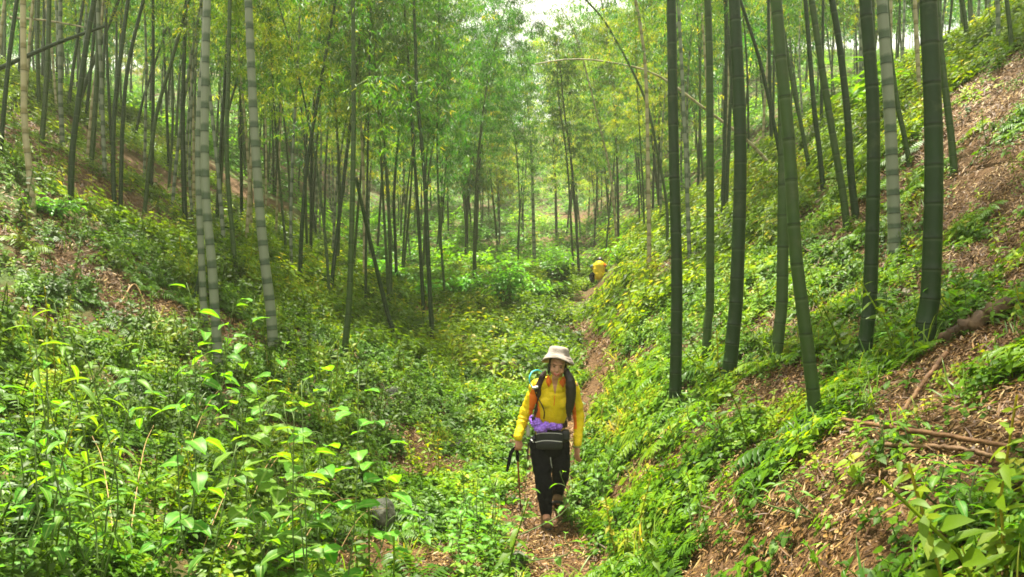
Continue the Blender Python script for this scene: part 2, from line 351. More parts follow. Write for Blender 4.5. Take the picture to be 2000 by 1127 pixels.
def stem_strip(P, w):
    P = np.asarray(P, float); V = np.concatenate([P + (w, 0, 0), P + (-w * .5, w * .87, 0), P + (-w * .5, -w * .87, 0)]).reshape(3, len(P), 3).transpose(1, 0, 2).reshape(-1, 3)
    return V, quad_grid_tris(len(P), 3, True)
def proto_herb(r, h, pairs, L, W, hi=True, stems=1, spread=0.05):
    g = Geo()
    for s in range(stems):
        bx, by = r.normal(0, spread, 2) if stems > 1 else (0, 0); hh = h * r.uniform(.65, 1.1); lx, ly = r.normal(0, .22, 2) * hh
        P = np.array([(bx + lx * t * t, by + ly * t * t, hh * t) for t in (0, .5, 1)])
        V, T = stem_strip(P, 0.0022 + 0.006 * h); g.add(V, T, 0.3)
        y0 = r.uniform(0, 3.14)
        for i in range(pairs):
            t = 0.25 + 0.75 * (i + .3) / pairs; p = (bx + lx * t * t, by + ly * t * t, hh * t)
            sc = (0.6 + 0.55 * math.sin(math.pi * min(1, t))) * (0.75 if t > .9 else 1)
            for q in (0, math.pi):
                lf = (leaf8 if hi else leaf2)(L * sc * r.uniform(.75, 1.2), W * sc * r.uniform(.8, 1.15), r.uniform(.1, .5))
                R = rotm(y0 + i * 1.57 + q + r.normal(0, .3), r.uniform(-.25, .55), r.normal(0, .3))
                g.add(lf[0] @ R.T + p, lf[1], r.uniform(-.12, .12) + 0.1 * t)
    return g.arrays()
def proto_creeper(r, n, rad, L, W, hi=True, hz=0.10):
    g = Geo()
    for i in range(n):
        a = r.uniform(0, 6.28); d = rad * math.sqrt(r.uniform(0, 1)); z = r.uniform(0.01, hz) * (1.2 - d / rad)
        lf = (leaf8 if hi else leaf2)(L * r.uniform(.6, 1.3), W * r.uniform(.7, 1.2), r.uniform(0, .4))
        R = rotm(r.uniform(0, 6.28), r.uniform(-.3, .5), r.normal(0, .35))
        g.add(lf[0] @ R.T + (d * math.cos(a), d * math.sin(a), z), lf[1], r.uniform(-.2, .2))
    return g.arrays()
def proto_fern(r, fronds, FL, npin=11):
    g = Geo()
    for f in range(fronds):
        yaw = f * 6.28 / fronds + r.normal(0, .3); rise = r.uniform(.5, 1.0); fl = FL * r.uniform(.7, 1.1)
        ts = np.linspace(0, 1, npin + 2); xs = fl * ts * math.cos(rise * .8); zs = fl * (math.sin(rise) * ts - 0.62 * ts ** 2.2)
        P = np.stack([xs * math.cos(yaw), xs * math.sin(yaw), zs + .01], -1); V, T = stem_strip(P[::3], 0.003); g.add(V, T, .2)
        for i in range(1, npin + 1):
            L = fl * 0.30 * math.sin(math.pi * (0.12 + 0.86 * ts[i])) + .01
            for sgn in (-1, 1):
                lf = leaf2(L, L * .30, .25); R = rotm(yaw + sgn * 1.2, r.uniform(-.25, .1), 0)
                g.add(lf[0] @ R.T + P[i], lf[1], r.uniform(-.08, .08))
    return g.arrays()
def proto_grass(r, n, L, W, rad=.05):
    g = Geo()
    for i in range(n):
        a = r.uniform(0, 6.28); l = L * r.uniform(.5, 1.2); up = r.uniform(.7, 1.35); dr = r.uniform(.3, .8)
        t = np.linspace(0, 1, 5); x = l * t * math.cos(up); z = l * (t * math.sin(up) - dr * .6 * t ** 2.4)
        w = W * np.array([.5, .9, 1, .7, .0]) / 2; b = r.normal(0, rad, 2)
        c, s = math.cos(a), math.sin(a)
        A = np.stack([b[0] + x * c - w * s, b[1] + x * s + w * c, z], -1); B = np.stack([b[0] + x * c + w * s, b[1] + x * s - w * c, z], -1)
        V = np.stack([A, B], 1).reshape(-1, 3); g.add(V, quad_grid_tris(5, 2, False), r.uniform(-.25, .25))
    return g.arrays()
def scatter(name, protos, pts, scale, var, label, cat, mat, zoff=0.0):
    """bake many small plants into ONE uncountable ground-cover mesh"""
    pts = np.asarray(pts); n = len(pts); pid = rng.integers(0, len(protos), n); Vs = []; Ts = []; As = []; off = 0
    yaw = rng.uniform(0, 6.283, n); z = hgt(pts[:, 0], pts[:, 1]) + zoff
    e = 0.15; gx = (hgt(pts[:, 0] + e, pts[:, 1]) - z + zoff) / e; gy = (hgt(pts[:, 0], pts[:, 1] + e) - z + zoff) / e
    for k, (V, T, A) in enumerate(protos):
        ix = np.nonzero(pid == k)[0]
        if not len(ix): continue
        c, s = np.cos(yaw[ix])[:, None], np.sin(yaw[ix])[:, None]; sc = scale[ix][:, None]
        x = (V[None, :, 0] * c - V[None, :, 1] * s) * sc; y = (V[None, :, 0] * s + V[None, :, 1] * c) * sc; zz = V[None, :, 2] * sc
        zz = zz + (x * gx[ix][:, None] + y * gy[ix][:, None]) * 0.9
        W = np.stack([x + pts[ix, 0][:, None] - gx[ix][:, None] * V[None, :, 2] * sc * .35, y + pts[ix, 1][:, None], zz + z[ix][:, None]], -1)
        Vs.append(W.reshape(-1, 3)); Ts.append((T[None] + (np.arange(len(ix)) * len(V))[:, None, None] + off).reshape(-1, 3))
        As.append(np.clip(var[ix][:, None] + A[None], 0, 1).ravel()); off += len(ix) * len(V)
    me = tri_mesh(name, np.concatenate(Vs), np.concatenate(Ts), {'var': np.concatenate(As)}, mat)
    o = link(bpy.data.objects.new(name, me)); return tag(o, label, cat, kind='stuff')
def sample(n, y0, y1, dens=density, power=1.0, thr=0.0):
    """points inside the view wedge between two distances, thinned by density"""
    out = []; got = 0
    while got < n:
        m = n * 2; y = y0 + (y1 - y0) * rng.uniform(0, 1, m) ** power; hw = 0.80 * y + .6
        x = rng.uniform(-1, 1, m) * hw; keep = rng.uniform(0, 1, m) * (0.80 * y1 + .6) < hw
        if power != 1.0: keep = np.ones(m, bool)
        x, y = x[keep], y[keep]; d = dens(x, y); k = rng.uniform(0, 1, len(x)) < d
        x, y = x[k], y[k]; out.append(np.stack([x, y], -1)); got += len(x)
    return np.concatenate(out)[:n]
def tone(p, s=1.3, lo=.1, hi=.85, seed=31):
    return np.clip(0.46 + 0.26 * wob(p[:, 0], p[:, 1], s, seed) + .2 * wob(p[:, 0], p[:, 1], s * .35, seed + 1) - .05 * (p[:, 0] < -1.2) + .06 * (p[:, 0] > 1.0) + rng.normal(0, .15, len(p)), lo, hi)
NEARP = [proto_herb(rng, .15, 4, .062, .034), proto_herb(rng, .22, 5, .07, .030), proto_herb(rng, .12, 3, .05, .034, stems=3), proto_herb(rng, .19, 4, .08, .042),
         proto_creeper(rng, 30, .16, .048, .032), proto_creeper(rng, 38, .2, .04, .027), proto_creeper(rng, 20, .15, .065, .042, hz=.13)]
MIDP = [proto_creeper(rng, 30, .24, .08, .05, False, .2), proto_herb(rng, .36, 5, .11, .055, False, 3, .12), proto_creeper(rng, 40, .3, .075, .045, False, .15)]
FARP = [proto_creeper(rng, 44, .55, .17, .10, False, .5), proto_herb(rng, .8, 6, .2, .1, False, 4, .25), proto_creeper(rng, 50, .6, .15, .09, False, .35)]
p = sample(17500, 2.2, 12.5, power=.8); keep = (np.hypot(p[:, 0] - .32, (p[:, 1] - 6.85) * .62) > .34) & ~((np.abs(p[:, 0] - .10) < .22) & (np.abs(p[:, 1] - 6.85) < .6)); p = p[keep]
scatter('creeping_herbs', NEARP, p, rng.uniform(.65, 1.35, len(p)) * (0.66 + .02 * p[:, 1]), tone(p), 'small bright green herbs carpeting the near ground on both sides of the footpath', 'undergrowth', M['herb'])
p = sample(15000, 12, 32); FP = hit(1168, 553); p = p[~((np.abs(p[:, 0] - FP[0] * p[:, 1] / FP[1]) < .75) & (p[:, 1] < FP[1] + .8) & (p[:, 1] > FP[1] - 4.0))]
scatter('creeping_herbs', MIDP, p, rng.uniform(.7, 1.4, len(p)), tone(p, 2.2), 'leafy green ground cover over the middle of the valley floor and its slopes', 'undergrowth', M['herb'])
p = sample(9000, 31, 105)
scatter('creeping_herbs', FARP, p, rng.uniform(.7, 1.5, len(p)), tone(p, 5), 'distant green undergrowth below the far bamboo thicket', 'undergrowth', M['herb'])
TALL = [proto_herb(rng, .5, 7, .085, .036), proto_herb(rng, .6, 8, .10, .04), proto_herb(rng, .42, 6, .075, .042, stems=2), proto_herb(rng, .55, 9, .07, .03, stems=2)]
p = sample(800, 2.6, 13, lambda x, y: np.clip(density(x, y) * (.12 + .9 * np.clip(wob(x, y, 1.1, 91), 0, 1)) * np.where(x < -.9, 1.0, .18), 0, 1)); p = p[np.hypot(p[:, 0] - .32, p[:, 1] - 6.6) > 1.0]
scatter('tall_herbs', TALL, p, rng.uniform(.6, 1.1, len(p)), tone(p), 'knee high herbs tangled over the left bank', 'undergrowth', M['herb'])
FERN = [proto_fern(rng, 6, .38), proto_fern(rng, 7, .30), proto_fern(rng, 5, .45)]
fd = lambda x, y: density(x, y) * np.clip(.35 + wob(x, y, 1.5, 77), 0, 1)
p = sample(900, 2.6, 16, fd); p = p[np.hypot(p[:, 0] - .32, (p[:, 1] - 6.6) * .6) > .6]
scatter('ferns', FERN, p, rng.uniform(.6, 1.2, len(p)), tone(p), 'arching green fern fronds mixed into the undergrowth', 'undergrowth', M['fern'])
GR = [proto_grass(rng, 14, .30, .008), proto_grass(rng, 10, .38, .009), proto_grass(rng, 18, .25, .008)]
gd = lambda x, y: density(x, y) * np.clip(.2 + wob(x, y, 2.0, 55), 0, 1)
p = sample(1500, 2.2, 18, gd); p = p[np.hypot(p[:, 0] - .32, (p[:, 1] - 6.6) * .6) > .5]
scatter('grass_tufts', GR, p, rng.uniform(.6, 1.2, len(p)), tone(p), 'thin grass tufts among the herbs', 'grass', M['grass'])
def proto_litter(r, n, rad, L, W):
    g = Geo()
    for i in range(n):
        a = r.uniform(0, 6.28); d = rad * math.sqrt(r.uniform(0, 1)); lf = leaf2(L * r.uniform(.5, 1.3), W * r.uniform(.7, 1.3), r.uniform(-.3, .4), .5)
        R = rotm(r.uniform(0, 6.28), r.normal(0, .3), r.normal(0, .5)); g.add(lf[0] @ R.T + (d * math.cos(a), d * math.sin(a), r.uniform(.003, .03)), lf[1], r.uniform(-.35, .35))
    return g.arrays()
LIT = [proto_litter(rng, 34, .2, .065, .012), proto_litter(rng, 26, .18, .045, .018), proto_litter(rng, 30, .25, .09, .013)]
ld = lambda x, y: np.clip(.25 + .6 * bare_fn(x, y) + .6 * np.clip((x - np.interp(y, _fy, XRs) - 1.5), 0, 1) + .35 * (x < -.9), 0, 1)
p = np.concatenate([sample(9500, 2.2, 20, ld), sample(2600, 2.4, 9, lambda x, y: ld(x, y) * (x > -.6))])
scatter('leaf_litter', LIT, p, rng.uniform(.7, 1.3, len(p)) * np.where(p[:, 1] < 9, .68, 1.0), np.clip(rng.normal(.5, .15, len(p)), 0, 1), 'reddish brown dry bamboo leaves littering the bare soil', 'leaf litter', M['litter'])

# ------------------------------------------------------------------ bamboo
def culm_geo(curve, r0, r1, sides=12, inter=0.27, fine=True, r=random):
    """curve: fine polyline base to tip"""
    C = np.asarray(curve, float); seg = np.r_[0, np.cumsum(np.linalg.norm(np.diff(C, axis=0), axis=1))]; L = seg[-1]
    nodes = [0.0]; s = 0; i = 0
    while s < L:
        d = inter * (0.45 + min(0.6, 0.09 * i)) * r.uniform(.92, 1.08); s += d; i += 1; nodes.append(min(s, L))
    fr = [0.0, 0.02, 0.05, .3, 0.9, 0.975] if fine else [0.0, 0.5]
    bl = [1.03, 1.04, 1.0, .995, .99, 1.0] if fine else [1.0, 1.0]
    S = []; U = []; B = []
    for a, b in zip(nodes[:-1], nodes[1:]):
        for f, q in zip(fr, bl): S.append(a + (b - a) * f); U.append(f); B.append(q)
    S.append(L); U.append(1.0); B.append(1.0); S = np.array(S)
    P = np.stack([np.interp(S, seg, C[:, k]) for k in range(3)], -1)
    t = S / L; R = (r0 * (1 - t) + r1 * t) * np.array(B) * (1 + 0.18 * np.exp(-S / .12))
    V, T = tube_geo(P, R, sides, cap=True)
    U = np.concatenate([np.repeat(U, sides), [0, 1]]); Hh = np.concatenate([np.repeat(t, sides), [0, 1]])
    return V, T, U, Hh
def foliage_geo(curve, f0, nb, lpb, L, W, spread, r, clump=.16, top_taper=.55, seed_tone=.45):
    C = np.asarray(curve, float); seg = np.r_[0, np.cumsum(np.linalg.norm(np.diff(C, axis=0), axis=1))]; seg /= seg[-1]
    t = f0 + (1 - f0) * np.sort(r.uniform(0, 1, nb)) ** .85
    O = np.stack([np.interp(t, seg, C[:, k]) for k in range(3)], -1)
    yaw = r.uniform(0, 6.283, nb); rel = (t - f0) / (1 - f0)
    bl = spread * (0.55 + .55 * np.sin(np.pi * np.clip(rel * .9 + .08, 0, 1))) * (1 - top_taper * rel ** 2) * r.uniform(.6, 1.15, nb)
    up = r.uniform(.25, .75, nb); dr = r.uniform(.5, 1.05, nb)
    D = np.stack([np.cos(yaw), np.sin(yaw)], -1)
    def bp(i, s):
        x = bl[i] * s * (1 - .12 * s)
        return np.stack([O[i, 0] + D[i, 0] * x, O[i, 1] + D[i, 1] * x, O[i, 2] + bl[i] * (up[i] * s - dr[i] * s ** 2.1)], -1)
    tw = Geo()
    for i in range(nb):
        V, T = stem_strip(bp(np.full(5, i), np.linspace(0, 1, 5)), .006); tw.add(V, T)
    N = nb * lpb; bi = np.repeat(np.arange(nb), lpb)
    ncl = 7; cs = r.uniform(.22, 1.08, (nb, ncl)); co = r.normal(0, 1, (nb, ncl, 3)) * np.array([1, 1, .55]) * clump * (1 + .4 * bl[:, None, None])
    ci = r.integers(0, ncl, N); s = cs[bi, ci]
    P = bp(bi, s) + co[bi, ci] + r.normal(0, 1, (N, 3)) * np.array([1, 1, .5]) * clump * .45
    ly = r.uniform(0, 6.283, N); lp = -r.uniform(.05, 1.15, N); ll = L * r.uniform(.6, 1.25, N); lw = W * r.uniform(.7, 1.2, N)
    ax = np.stack([np.cos(ly) * np.cos(lp), np.sin(ly) * np.cos(lp), np.sin(lp)], -1)
    sd_ = np.stack([-np.sin(ly), np.cos(ly), r.normal(0, .5, N)], -1); sd_ /= np.linalg.norm(sd_, axis=1)[:, None]
    nn = np.cross(ax, sd_)
    a = P; m = P + ax * (ll * .4)[:, None]; V = np.stack([a, m - sd_ * (lw / 2)[:, None] + nn * (lw * .15)[:, None], P + ax * ll[:, None] - np.array([0, 0, 1]) * (ll * .15)[:, None], m + sd_ * (lw / 2)[:, None] + nn * (lw * .15)[:, None]], 1)
    T = (np.arange(N)[:, None, None] * 4 + np.array([(0, 1, 2), (0, 2, 3)])[None]).reshape(-1, 3)
    var = np.clip(seed_tone + r.normal(0, .16, N) + .18 * r.normal(0, 1, (nb, ncl))[bi, ci], 0, 1)
    tv, tt, _ = tw.arrays()
    return V.reshape(-1, 3), T, np.repeat(var, 4), tv, tt

def culm_mesh(curve, r0, r1, mat, sides=12, inter=.27, fine=True):
    V, T, U, Hh = culm_geo(curve, r0, r1, sides, inter, fine); return tri_mesh('culm', V, T, {'node': U, 'hgt': Hh}, mat, True)
def bamboo_parts(root, curve, r0, mat, fol, leafmat, sides=12, inter=.27, fine=True, r1=None):
    link(bpy.data.objects.new('culm', culm_mesh(curve, r0, r1 or r0 * .3, mat, sides, inter, fine)), root)
    if fol:
        V, T, A, tv, tt = foliage_geo(curve, r=rng, **fol)
        me = tri_mesh('foliage', np.concatenate([V, tv]), np.concatenate([T, tt + len(V)]), {'var': np.concatenate([A, np.zeros(len(tv))])}, leafmat); me.materials.append(M['twig'])
        me.polygons.foreach_set('material_index', np.r_[np.zeros(len(T), np.int32), np.ones(len(tt), np.int32)]); link(bpy.data.objects.new('foliage', me), root)
D_, G_, P_, T_ = 'culm_dark', 'culm_green', 'culm_pale', 'culm_tan'
# base first, then upward (photograph pixels); width in pixels at the base; material; length in metres; label; group
RG, LG, CG = 'bamboos on the right slope', 'bamboos on the left bank', 'bamboos beside the valley floor'
TR = [
 ([(1318, 800), (1322, 560), (1316, 298), (1311, 0)], 25, D_, 12, 'thick dark green bamboo closest to the hiker, first big one right of the footpath', RG),
 ([(1595, 822), (1580, 700), (1567, 600), (1553, 480), (1541, 278), (1526, 124), (1516, 0)], 27, G_, 12, 'bamboo leaning left across its neighbour, its foot the lowest on the right slope', RG),
 ([(1422, 752), (1432, 650), (1439, 560), (1446, 278), (1434, 0)], 29, D_, 12, 'stout dark bamboo with a brown litter hollow at its foot, between two slimmer ones', RG),
 ([(1378, 705), (1383, 620), (1387, 560), (1386, 149), (1382, 0)], 18, G_, 12, 'slim straight mid green bamboo standing between two stout dark ones', RG),
 ([(1513, 714), (1522, 640), (1528, 560), (1530, 249), (1524, 100), (1510, -30)], 24, G_, 12, 'bamboo with short white sheath marks, half hidden behind a left leaning one', RG),
 ([(1685, 715), (1693, 640), (1700, 560), (1706, 249), (1690, 0)], 28, D_, 12, 'straight dark bamboo on the steep slope just left of the pale grey one', RG),
 ([(1803, 690), (1810, 620), (1818, 560), (1824, 298), (1813, 0)], 38, D_, 12, 'thickest and darkest bamboo, standing beside the fallen log at the right', RG),
 ([(1748, 505), (1745, 400), (1738, 230), (1722, 0)], 25, P_, 12, 'pale grey waxy bamboo lit from the side on the right slope', RG),
 ([(1347, 517), (1343, 400), (1339, 298), (1331, 120), (1324, 0)], 9, P_, 11, 'thin pale bamboo with a dark foot behind the first big dark one', RG),
 ([(1655, 449), (1645, 370), (1628, 273), (1605, 130), (1585, 0)], 15, G_, 11, 'mid green bamboo curving left, lower one of the crossing pair up the slope', RG),
 ([(1672, 426), (1662, 340), (1655, 224), (1640, 90), (1625, 0)], 15, D_, 11, 'dark bamboo curving left, upper one of the crossing pair up the slope', RG),
 ([(1608, 372), (1600, 290), (1590, 210), (1578, 60), (1573, 0)], 11, D_, 11, 'slender dark bamboo left of the crossing pair, its foot in bright green herbs', RG),
 ([(1583, 345), (1566, 250), (1548, 164), (1530, 60), (1515, 0)], 9, G_, 11, 'thin green bamboo sloping left behind the overlapping pair', RG),
 ([(1864, 340), (1857, 260), (1846, 174), (1833, 60), (1828, 0)], 14, G_, 11, 'green bamboo peeping out behind the right edge of the thickest one', RG),
 ([(1777, 320), (1765, 260), (1752, 199), (1738, 90), (1732, 0)], 10, G_, 11, 'thin bamboo leaning left behind the pale grey one', RG),
 ([(1889, 84), (1885, 40), (1879, 0)], 9, G_, 9, 'slim bamboo growing at the top of the right slope above the brown soil', RG),
 ([(1976, 100), (1972, 50), (1966, 0)], 9, G_, 9, 'slim bamboo high in the upper right corner of the slope', RG),
 ([(1797, 196), (1791, 90), (1787, 0)], 9, T_, 10, 'yellowish thin bamboo left of the thickest dark one, high on the slope', RG),
 ([(1530, 335), (1513, 249), (1484, 119), (1449, 10), (1440, -20)], 9, D_, 10, 'thin dark bamboo slanting left between two stout ones', RG),
 ([(1303, 490), (1302, 400), (1284, 298), (1257, 186), (1188, 53), (1145, 0)], 6.5, G_, 11, 'bamboo bowing far left over the valley beneath the sky gap', RG),
 ([(1268, 540), (1267, 400), (1262, 160), (1252, 60), (1241, 0)], 9, T_, 12, 'slender yellowish bamboo at the trail edge near the far hiker', CG),
 ([(1206, 492), (1193, 346), (1167, 229), (1150, 160)], 6, T_, 9, 'thin pale bamboo curving left above the far hiker', CG),
 ([(1132, 548), (1119, 346), (1103, 224), (1096, 150)], 6, D_, 7.4, 'right one of two thin dark bamboos just left of the far hiker', CG),
 ([(1121, 545), (1108, 320), (1092, 200), (1088, 130)], 5, G_, 7.2, 'left one of two thin dark bamboos just left of the far hiker', CG),
 ([(1044, 524), (1039, 330), (1034, 250)], 8, P_, 9, 'greyish ringed bamboo at the valley end beside the dark shrubs', CG),
 ([(1087, 471), (1085, 373), (1080, 250)], 6, D_, 9, 'dark straight bamboo before the reddish earth at the valley end', CG),
 ([(927, 513), (932, 373), (945, 250)], 7, D_, 9, 'dark bamboo of a close pair behind the green sapling', CG),
 ([(911, 513), (913, 400), (925, 300)], 8, D_, 9, 'dark forked looking bamboo left of the green sapling', CG),
 ([(845, 670), (839, 560), (829, 346), (815, 186), (810, 53), (808, 0)], 10, D_, 10, 'dark slender bamboo rising from the open brown patch in the middle', CG),
 ([(826, 535), (834, 373), (850, 256), (879, 122), (900, 40)], 6, G_, 9, 'thin green bamboo leaning right behind the dark slender one', CG),
 ([(672, 690), (682, 590), (688, 400), (691, 213), (690, 60)], 13, G_, 9, 'moss green bamboo with a leafy crown rooted beside the broad leaved plants', LG),
 ([(775, 560), (772, 470), (770, 373), (783, 197), (790, 60)], 7, D_, 10, 'thin dark bamboo bending right, left of the open brown patch', LG),
 ([(714, 600), (715, 480), (718, 320), (722, 100)], 6, D_, 9, 'very thin upright bamboo behind the leaning broken one', LG),
 ([(535, 692), (528, 600), (516, 500), (505, 380), (494, 200), (485, 0)], 21, P_, 12, 'thick pale bamboo with bold dark bands, right one of the banded group', LG),
 ([(428, 725), (422, 640), (414, 520), (402, 380), (400, 200), (405, 0)], 19, P_, 12, 'bright banded bamboo catching the sun on its right edge', LG),
 ([(400, 640), (394, 520), (388, 360), (388, 240), (398, 100), (402, 0)], 14, P_, 12, 'dull banded bamboo standing close behind the bright banded one', LG),
 ([(463, 548), (456, 480), (443, 310), (446, 150), (449, 0)], 10, G_, 11, 'plain green bamboo between the two pale banded ones', LG),
 ([(570, 545), (568, 440), (572, 300), (582, 120), (586, 0)], 7, P_, 10, 'thin pale bamboo right of the thick banded one', LG),
 ([(585, 558), (590, 440), (600, 320), (625, 170), (650, 30)], 9, D_, 10, 'dark bamboo leaning right in front of the bright gap', LG),
 ([(472, 428), (471, 300), (468, 130), (466, 0)], 7, D_, 10, 'thin dark bamboo behind the plain green one', LG),
 ([(375, 420), (370, 320), (377, 130), (379, 0)], 6, P_, 10, 'thin whitish bamboo just left of the dull banded one', LG),
 ([(362, 440), (358, 320), (357, 222), (360, 90), (364, 0)], 11, D_, 11, 'dark upright bamboo left of the banded group', LG),
 ([(282, 418), (292, 320), (306, 222), (335, 120), (366, 10)], 9, G_, 11, 'bamboo with a pale foot leaning strongly right on the left bank', LG),
 ([(235, 420), (239, 260), (250, 130), (280, 0)], 9, D_, 11, 'right one of two nearly parallel dark bamboos on the left bank', LG),
 ([(224, 420), (221, 320), (225, 200), (250, 0)], 10, D_, 11, 'left one of two nearly parallel dark bamboos on the left bank', LG),
 ([(138, 396), (141, 300), (153, 200), (168, 90), (184, 0)], 12, D_, 11, 'dark green bamboo with a bent foot below the sunny left hillside', LG),
 ([(150, 215), (172, 150), (190, 102), (212, 50), (236, -10)], 8, D_, 9, 'dark curved bamboo crossing the one with a bent foot', LG),
 ([(64, 418), (58, 340), (48, 240), (46, 120), (45, 0)], 13, T_, 11, 'yellowish tan bamboo with grey rings near the left edge', LG),
 ([(0, 305), (8, 210), (18, 111), (33, 0)], 9, D_, 11, 'dark bamboo leaning right at the very left edge', LG),
 ([(122, 286), (118, 170), (118, 0)], 10, P_, 10, 'pale thick bamboo on the sunny upper left hillside', LG),
 ([(133, 214), (145, 120), (162, 10)], 7, D_, 10, 'dark thin bamboo beside the pale one on the upper left hillside', LG),
 ([(262, 277), (278, 200), (295, 146), (330, 40)], 6, D_, 9, 'thin dark bamboo leaning right before the sky gap at the left', LG),
 ([(171, 308), (180, 200), (192, 105), (200, 20)], 7, T_, 9, 'thin tan bamboo on the bank left of the parallel pair', LG),
 ([(427, 425), (440, 250), (466, 146), (490, 60)], 7, G_, 9, 'thin bamboo leaning right behind the bright banded one', LG),
]
def along(pts_px, Y, n=40):
    return smooth_curve([((x - 1000) / FPX * Y, Y, (563.5 - y) / FPX * Y) for x, y in pts_px], n)
used_xy = []
def traced(pts, w, mk, Ln, label, group, fstart=None):
    b = hit(*pts[0]); Y = b[1]; c = along(pts, Y) - b; c[:, 1] = 0
    c[0] = (0, 0, -.06)
    r0 = max(.018, w / FPX * Y / 2 * .97)
    # carry on above the last traced point: same lean, then arching over
    tgt = (c[-1] - c[-4]); tgt /= np.linalg.norm(tgt); L0 = np.linalg.norm(np.diff(c, axis=0), axis=1).sum(); ext = []; pnt = c[-1].copy(); n = 0
    rem = max(1.5, Ln - L0); st = rem / 14; bend = np.array([tgt[0] * .5 + rng.normal(0, .25), rng.normal(0, .3), -0.4])
    for k in range(14):
        tgt = tgt + bend * .018 * k * .55; tgt /= np.linalg.norm(tgt); pnt = pnt + tgt * st; ext.append(pnt.copy())
    c = np.concatenate([c, ext]); root = empty('bamboo', tuple(b), label, 'bamboo', group); used_xy.append(b[:2])
    near = Y < 13
    f0 = fstart if fstart is not None else (.5 if near else .36)
    lm = M['bleaf2'] if rng.uniform() < .12 else M['bleaf']
    Lf = .115 if Y < 22 else .16 if Y < 35 else .22
    fol = dict(f0=f0, nb=34 if near else 42, lpb=70 if near else 80, L=Lf, W=Lf * .15 if Y < 22 else Lf * .19, spread=1.35)
    bamboo_parts(root, c, r0, M[mk], fol, lm, 14 if near else 8, .24 if mk == P_ and near else .27, True)
    return root
for t in TR: traced(*t, fstart=.27 if 'leafy crown' in t[4] else .3 if 'open brown patch in the middle' in t[4] else None)

# leaning and fallen stalks
def stalk(name, P3, r0, r1, mat, label, cat, group=None, sides=8, inter=.3):
    P3 = np.asarray(P3, float); c = smooth_curve(P3 - P3[0], 40); root = tuple(P3[0])
    V, T, U, Hh = culm_geo(c, r0, r1, sides, inter, True)
    o = link(bpy.data.objects.new(name, tri_mesh(name, V, T, {'node': U, 'hgt': Hh}, mat, True))); o.location = root
    return tag(o, label, cat, group)
def px3(x, y, Y): return ((x - 1000) / FPX * Y, Y, (563.5 - y) / FPX * Y)
FB = 'fallen bamboo stalks'
b = hit(1517, 335); Y = b[1]
stalk('fallen_bamboo', [b] + [px3(x, y, Y) for x, y in [(1460, 275), (1380, 215), (1280, 145), (1180, 120), (1110, 116), (1045, 125)]], .042, .012, M['culm_tan'], 'long tan bamboo bowed down in an arch across the valley under the sky gap', 'fallen bamboo', FB)
b = hit(1345, 345)
stalk('fallen_bamboo', [b] + [px3(x, y, b[1]) for x, y in [(1300, 290), (1257, 230), (1215, 180), (1172, 106), (1113, 80)]], .05, .015, M['culm_green'], 'thinner bowed bamboo ending just above the long tan arch', 'fallen bamboo', FB)
b = hit(1300, 400)
stalk('fallen_bamboo', [b] + [px3(x, y, b[1]) for x, y in [(1270, 330), (1240, 260), (1209, 202), (1172, 165), (1135, 145)]], .05, .015, M['culm_tan'], 'pale curved bamboo below the long tan arch', 'fallen bamboo', FB)
b = hit(772, 657)
stalk('fallen_bamboo', [b, px3(754, 600, b[1]), px3(725, 480, b[1] - .2), px3(695, 346, b[1] - .5)], .042, .03, M['culm_dark'], 'broken dark bamboo propped at a slant left of the open brown patch', 'fallen bamboo', FB)
b = hit(378, 600)
stalk('fallen_bamboo', [b, px3(388, 545, b[1]), px3(397, 480, b[1] + .1)], .03, .02, M['culm_dark'], 'short dark stick leaning against the dull banded bamboo', 'fallen bamboo', FB)
b = hit(2, 140)
stalk('fallen_bamboo', [np.array(px3(-60, 160, 15.0)), px3(0, 133, 15), px3(110, 85, 15), px3(204, 51, 15)], .05, .03, M['culm_dark'], 'dark bamboo lying aslant across the upper left stalks', 'fallen bamboo', FB)
stalk('fallen_bamboo', [np.array(px3(20, 34, 16.0)), px3(90, 40, 16), px3(165, 53, 16)], .025, .015, M['culm_tan'], 'thin bamboo lying level across the upper left stalks', 'fallen bamboo', FB)

# forest fill: a few kinds of bamboo, each copied with its parts
def proto_curve(H, bend, r):
    t = np.linspace(0, 1, 26); return np.stack([bend * H * t ** 2.6, .015 * H * np.sin(t * 5 + r), H * (t - .10 * abs(bend) * t ** 4) * (1 - .05 * t ** 3)], -1)
def make_proto(H, bend, f0, nb, lpb, L, W, spread, cm, lm, sides, fine, r0, tone_=.45):
    root = empty('bamboo', (0, 0, 0), 'bamboo', 'bamboo'); c = proto_curve(H, bend, rng.uniform(0, 6))
    bamboo_parts(root, c, r0, M[cm], dict(f0=f0, nb=nb, lpb=lpb, L=L, W=W, spread=spread, seed_tone=tone_), M[lm], sides, .3, fine, r0 * .25)
    return [root, False]
def place(proto, loc, rz, sc, label, group, mats=None):
    root, usedp = proto
    if not usedp: r = root; proto[1] = True; kids = None
    else:
        r = root.copy(); COL.objects.link(r)
        for ch in root.children:
            c = ch.copy(); COL.objects.link(c); c.parent = r
    r.location = loc; r.rotation_euler = (rng.normal(0, .035), rng.normal(0, .035), rz); r.scale = (sc * .97, sc * .97, sc)
    r['label'] = label; r['group'] = group; r['category'] = 'bamboo'; return r
MIDK = [make_proto(12, .20, .38, 46, 80, .125, .021, 1.5, 'culm_green', 'bleaf', 8, True, .045),
        make_proto(12.5, .12, .42, 44, 80, .125, .021, 1.4, 'culm_dark', 'bleaf', 8, True, .048, .3),
        make_proto(11, .26, .37, 46, 80, .125, .021, 1.5, 'culm_pale', 'bleaf', 8, True, .045, .5),
        make_proto(11.5, .18, .40, 44, 80, .12, .021, 1.5, 'culm_tan', 'bleaf2', 8, True, .042)]
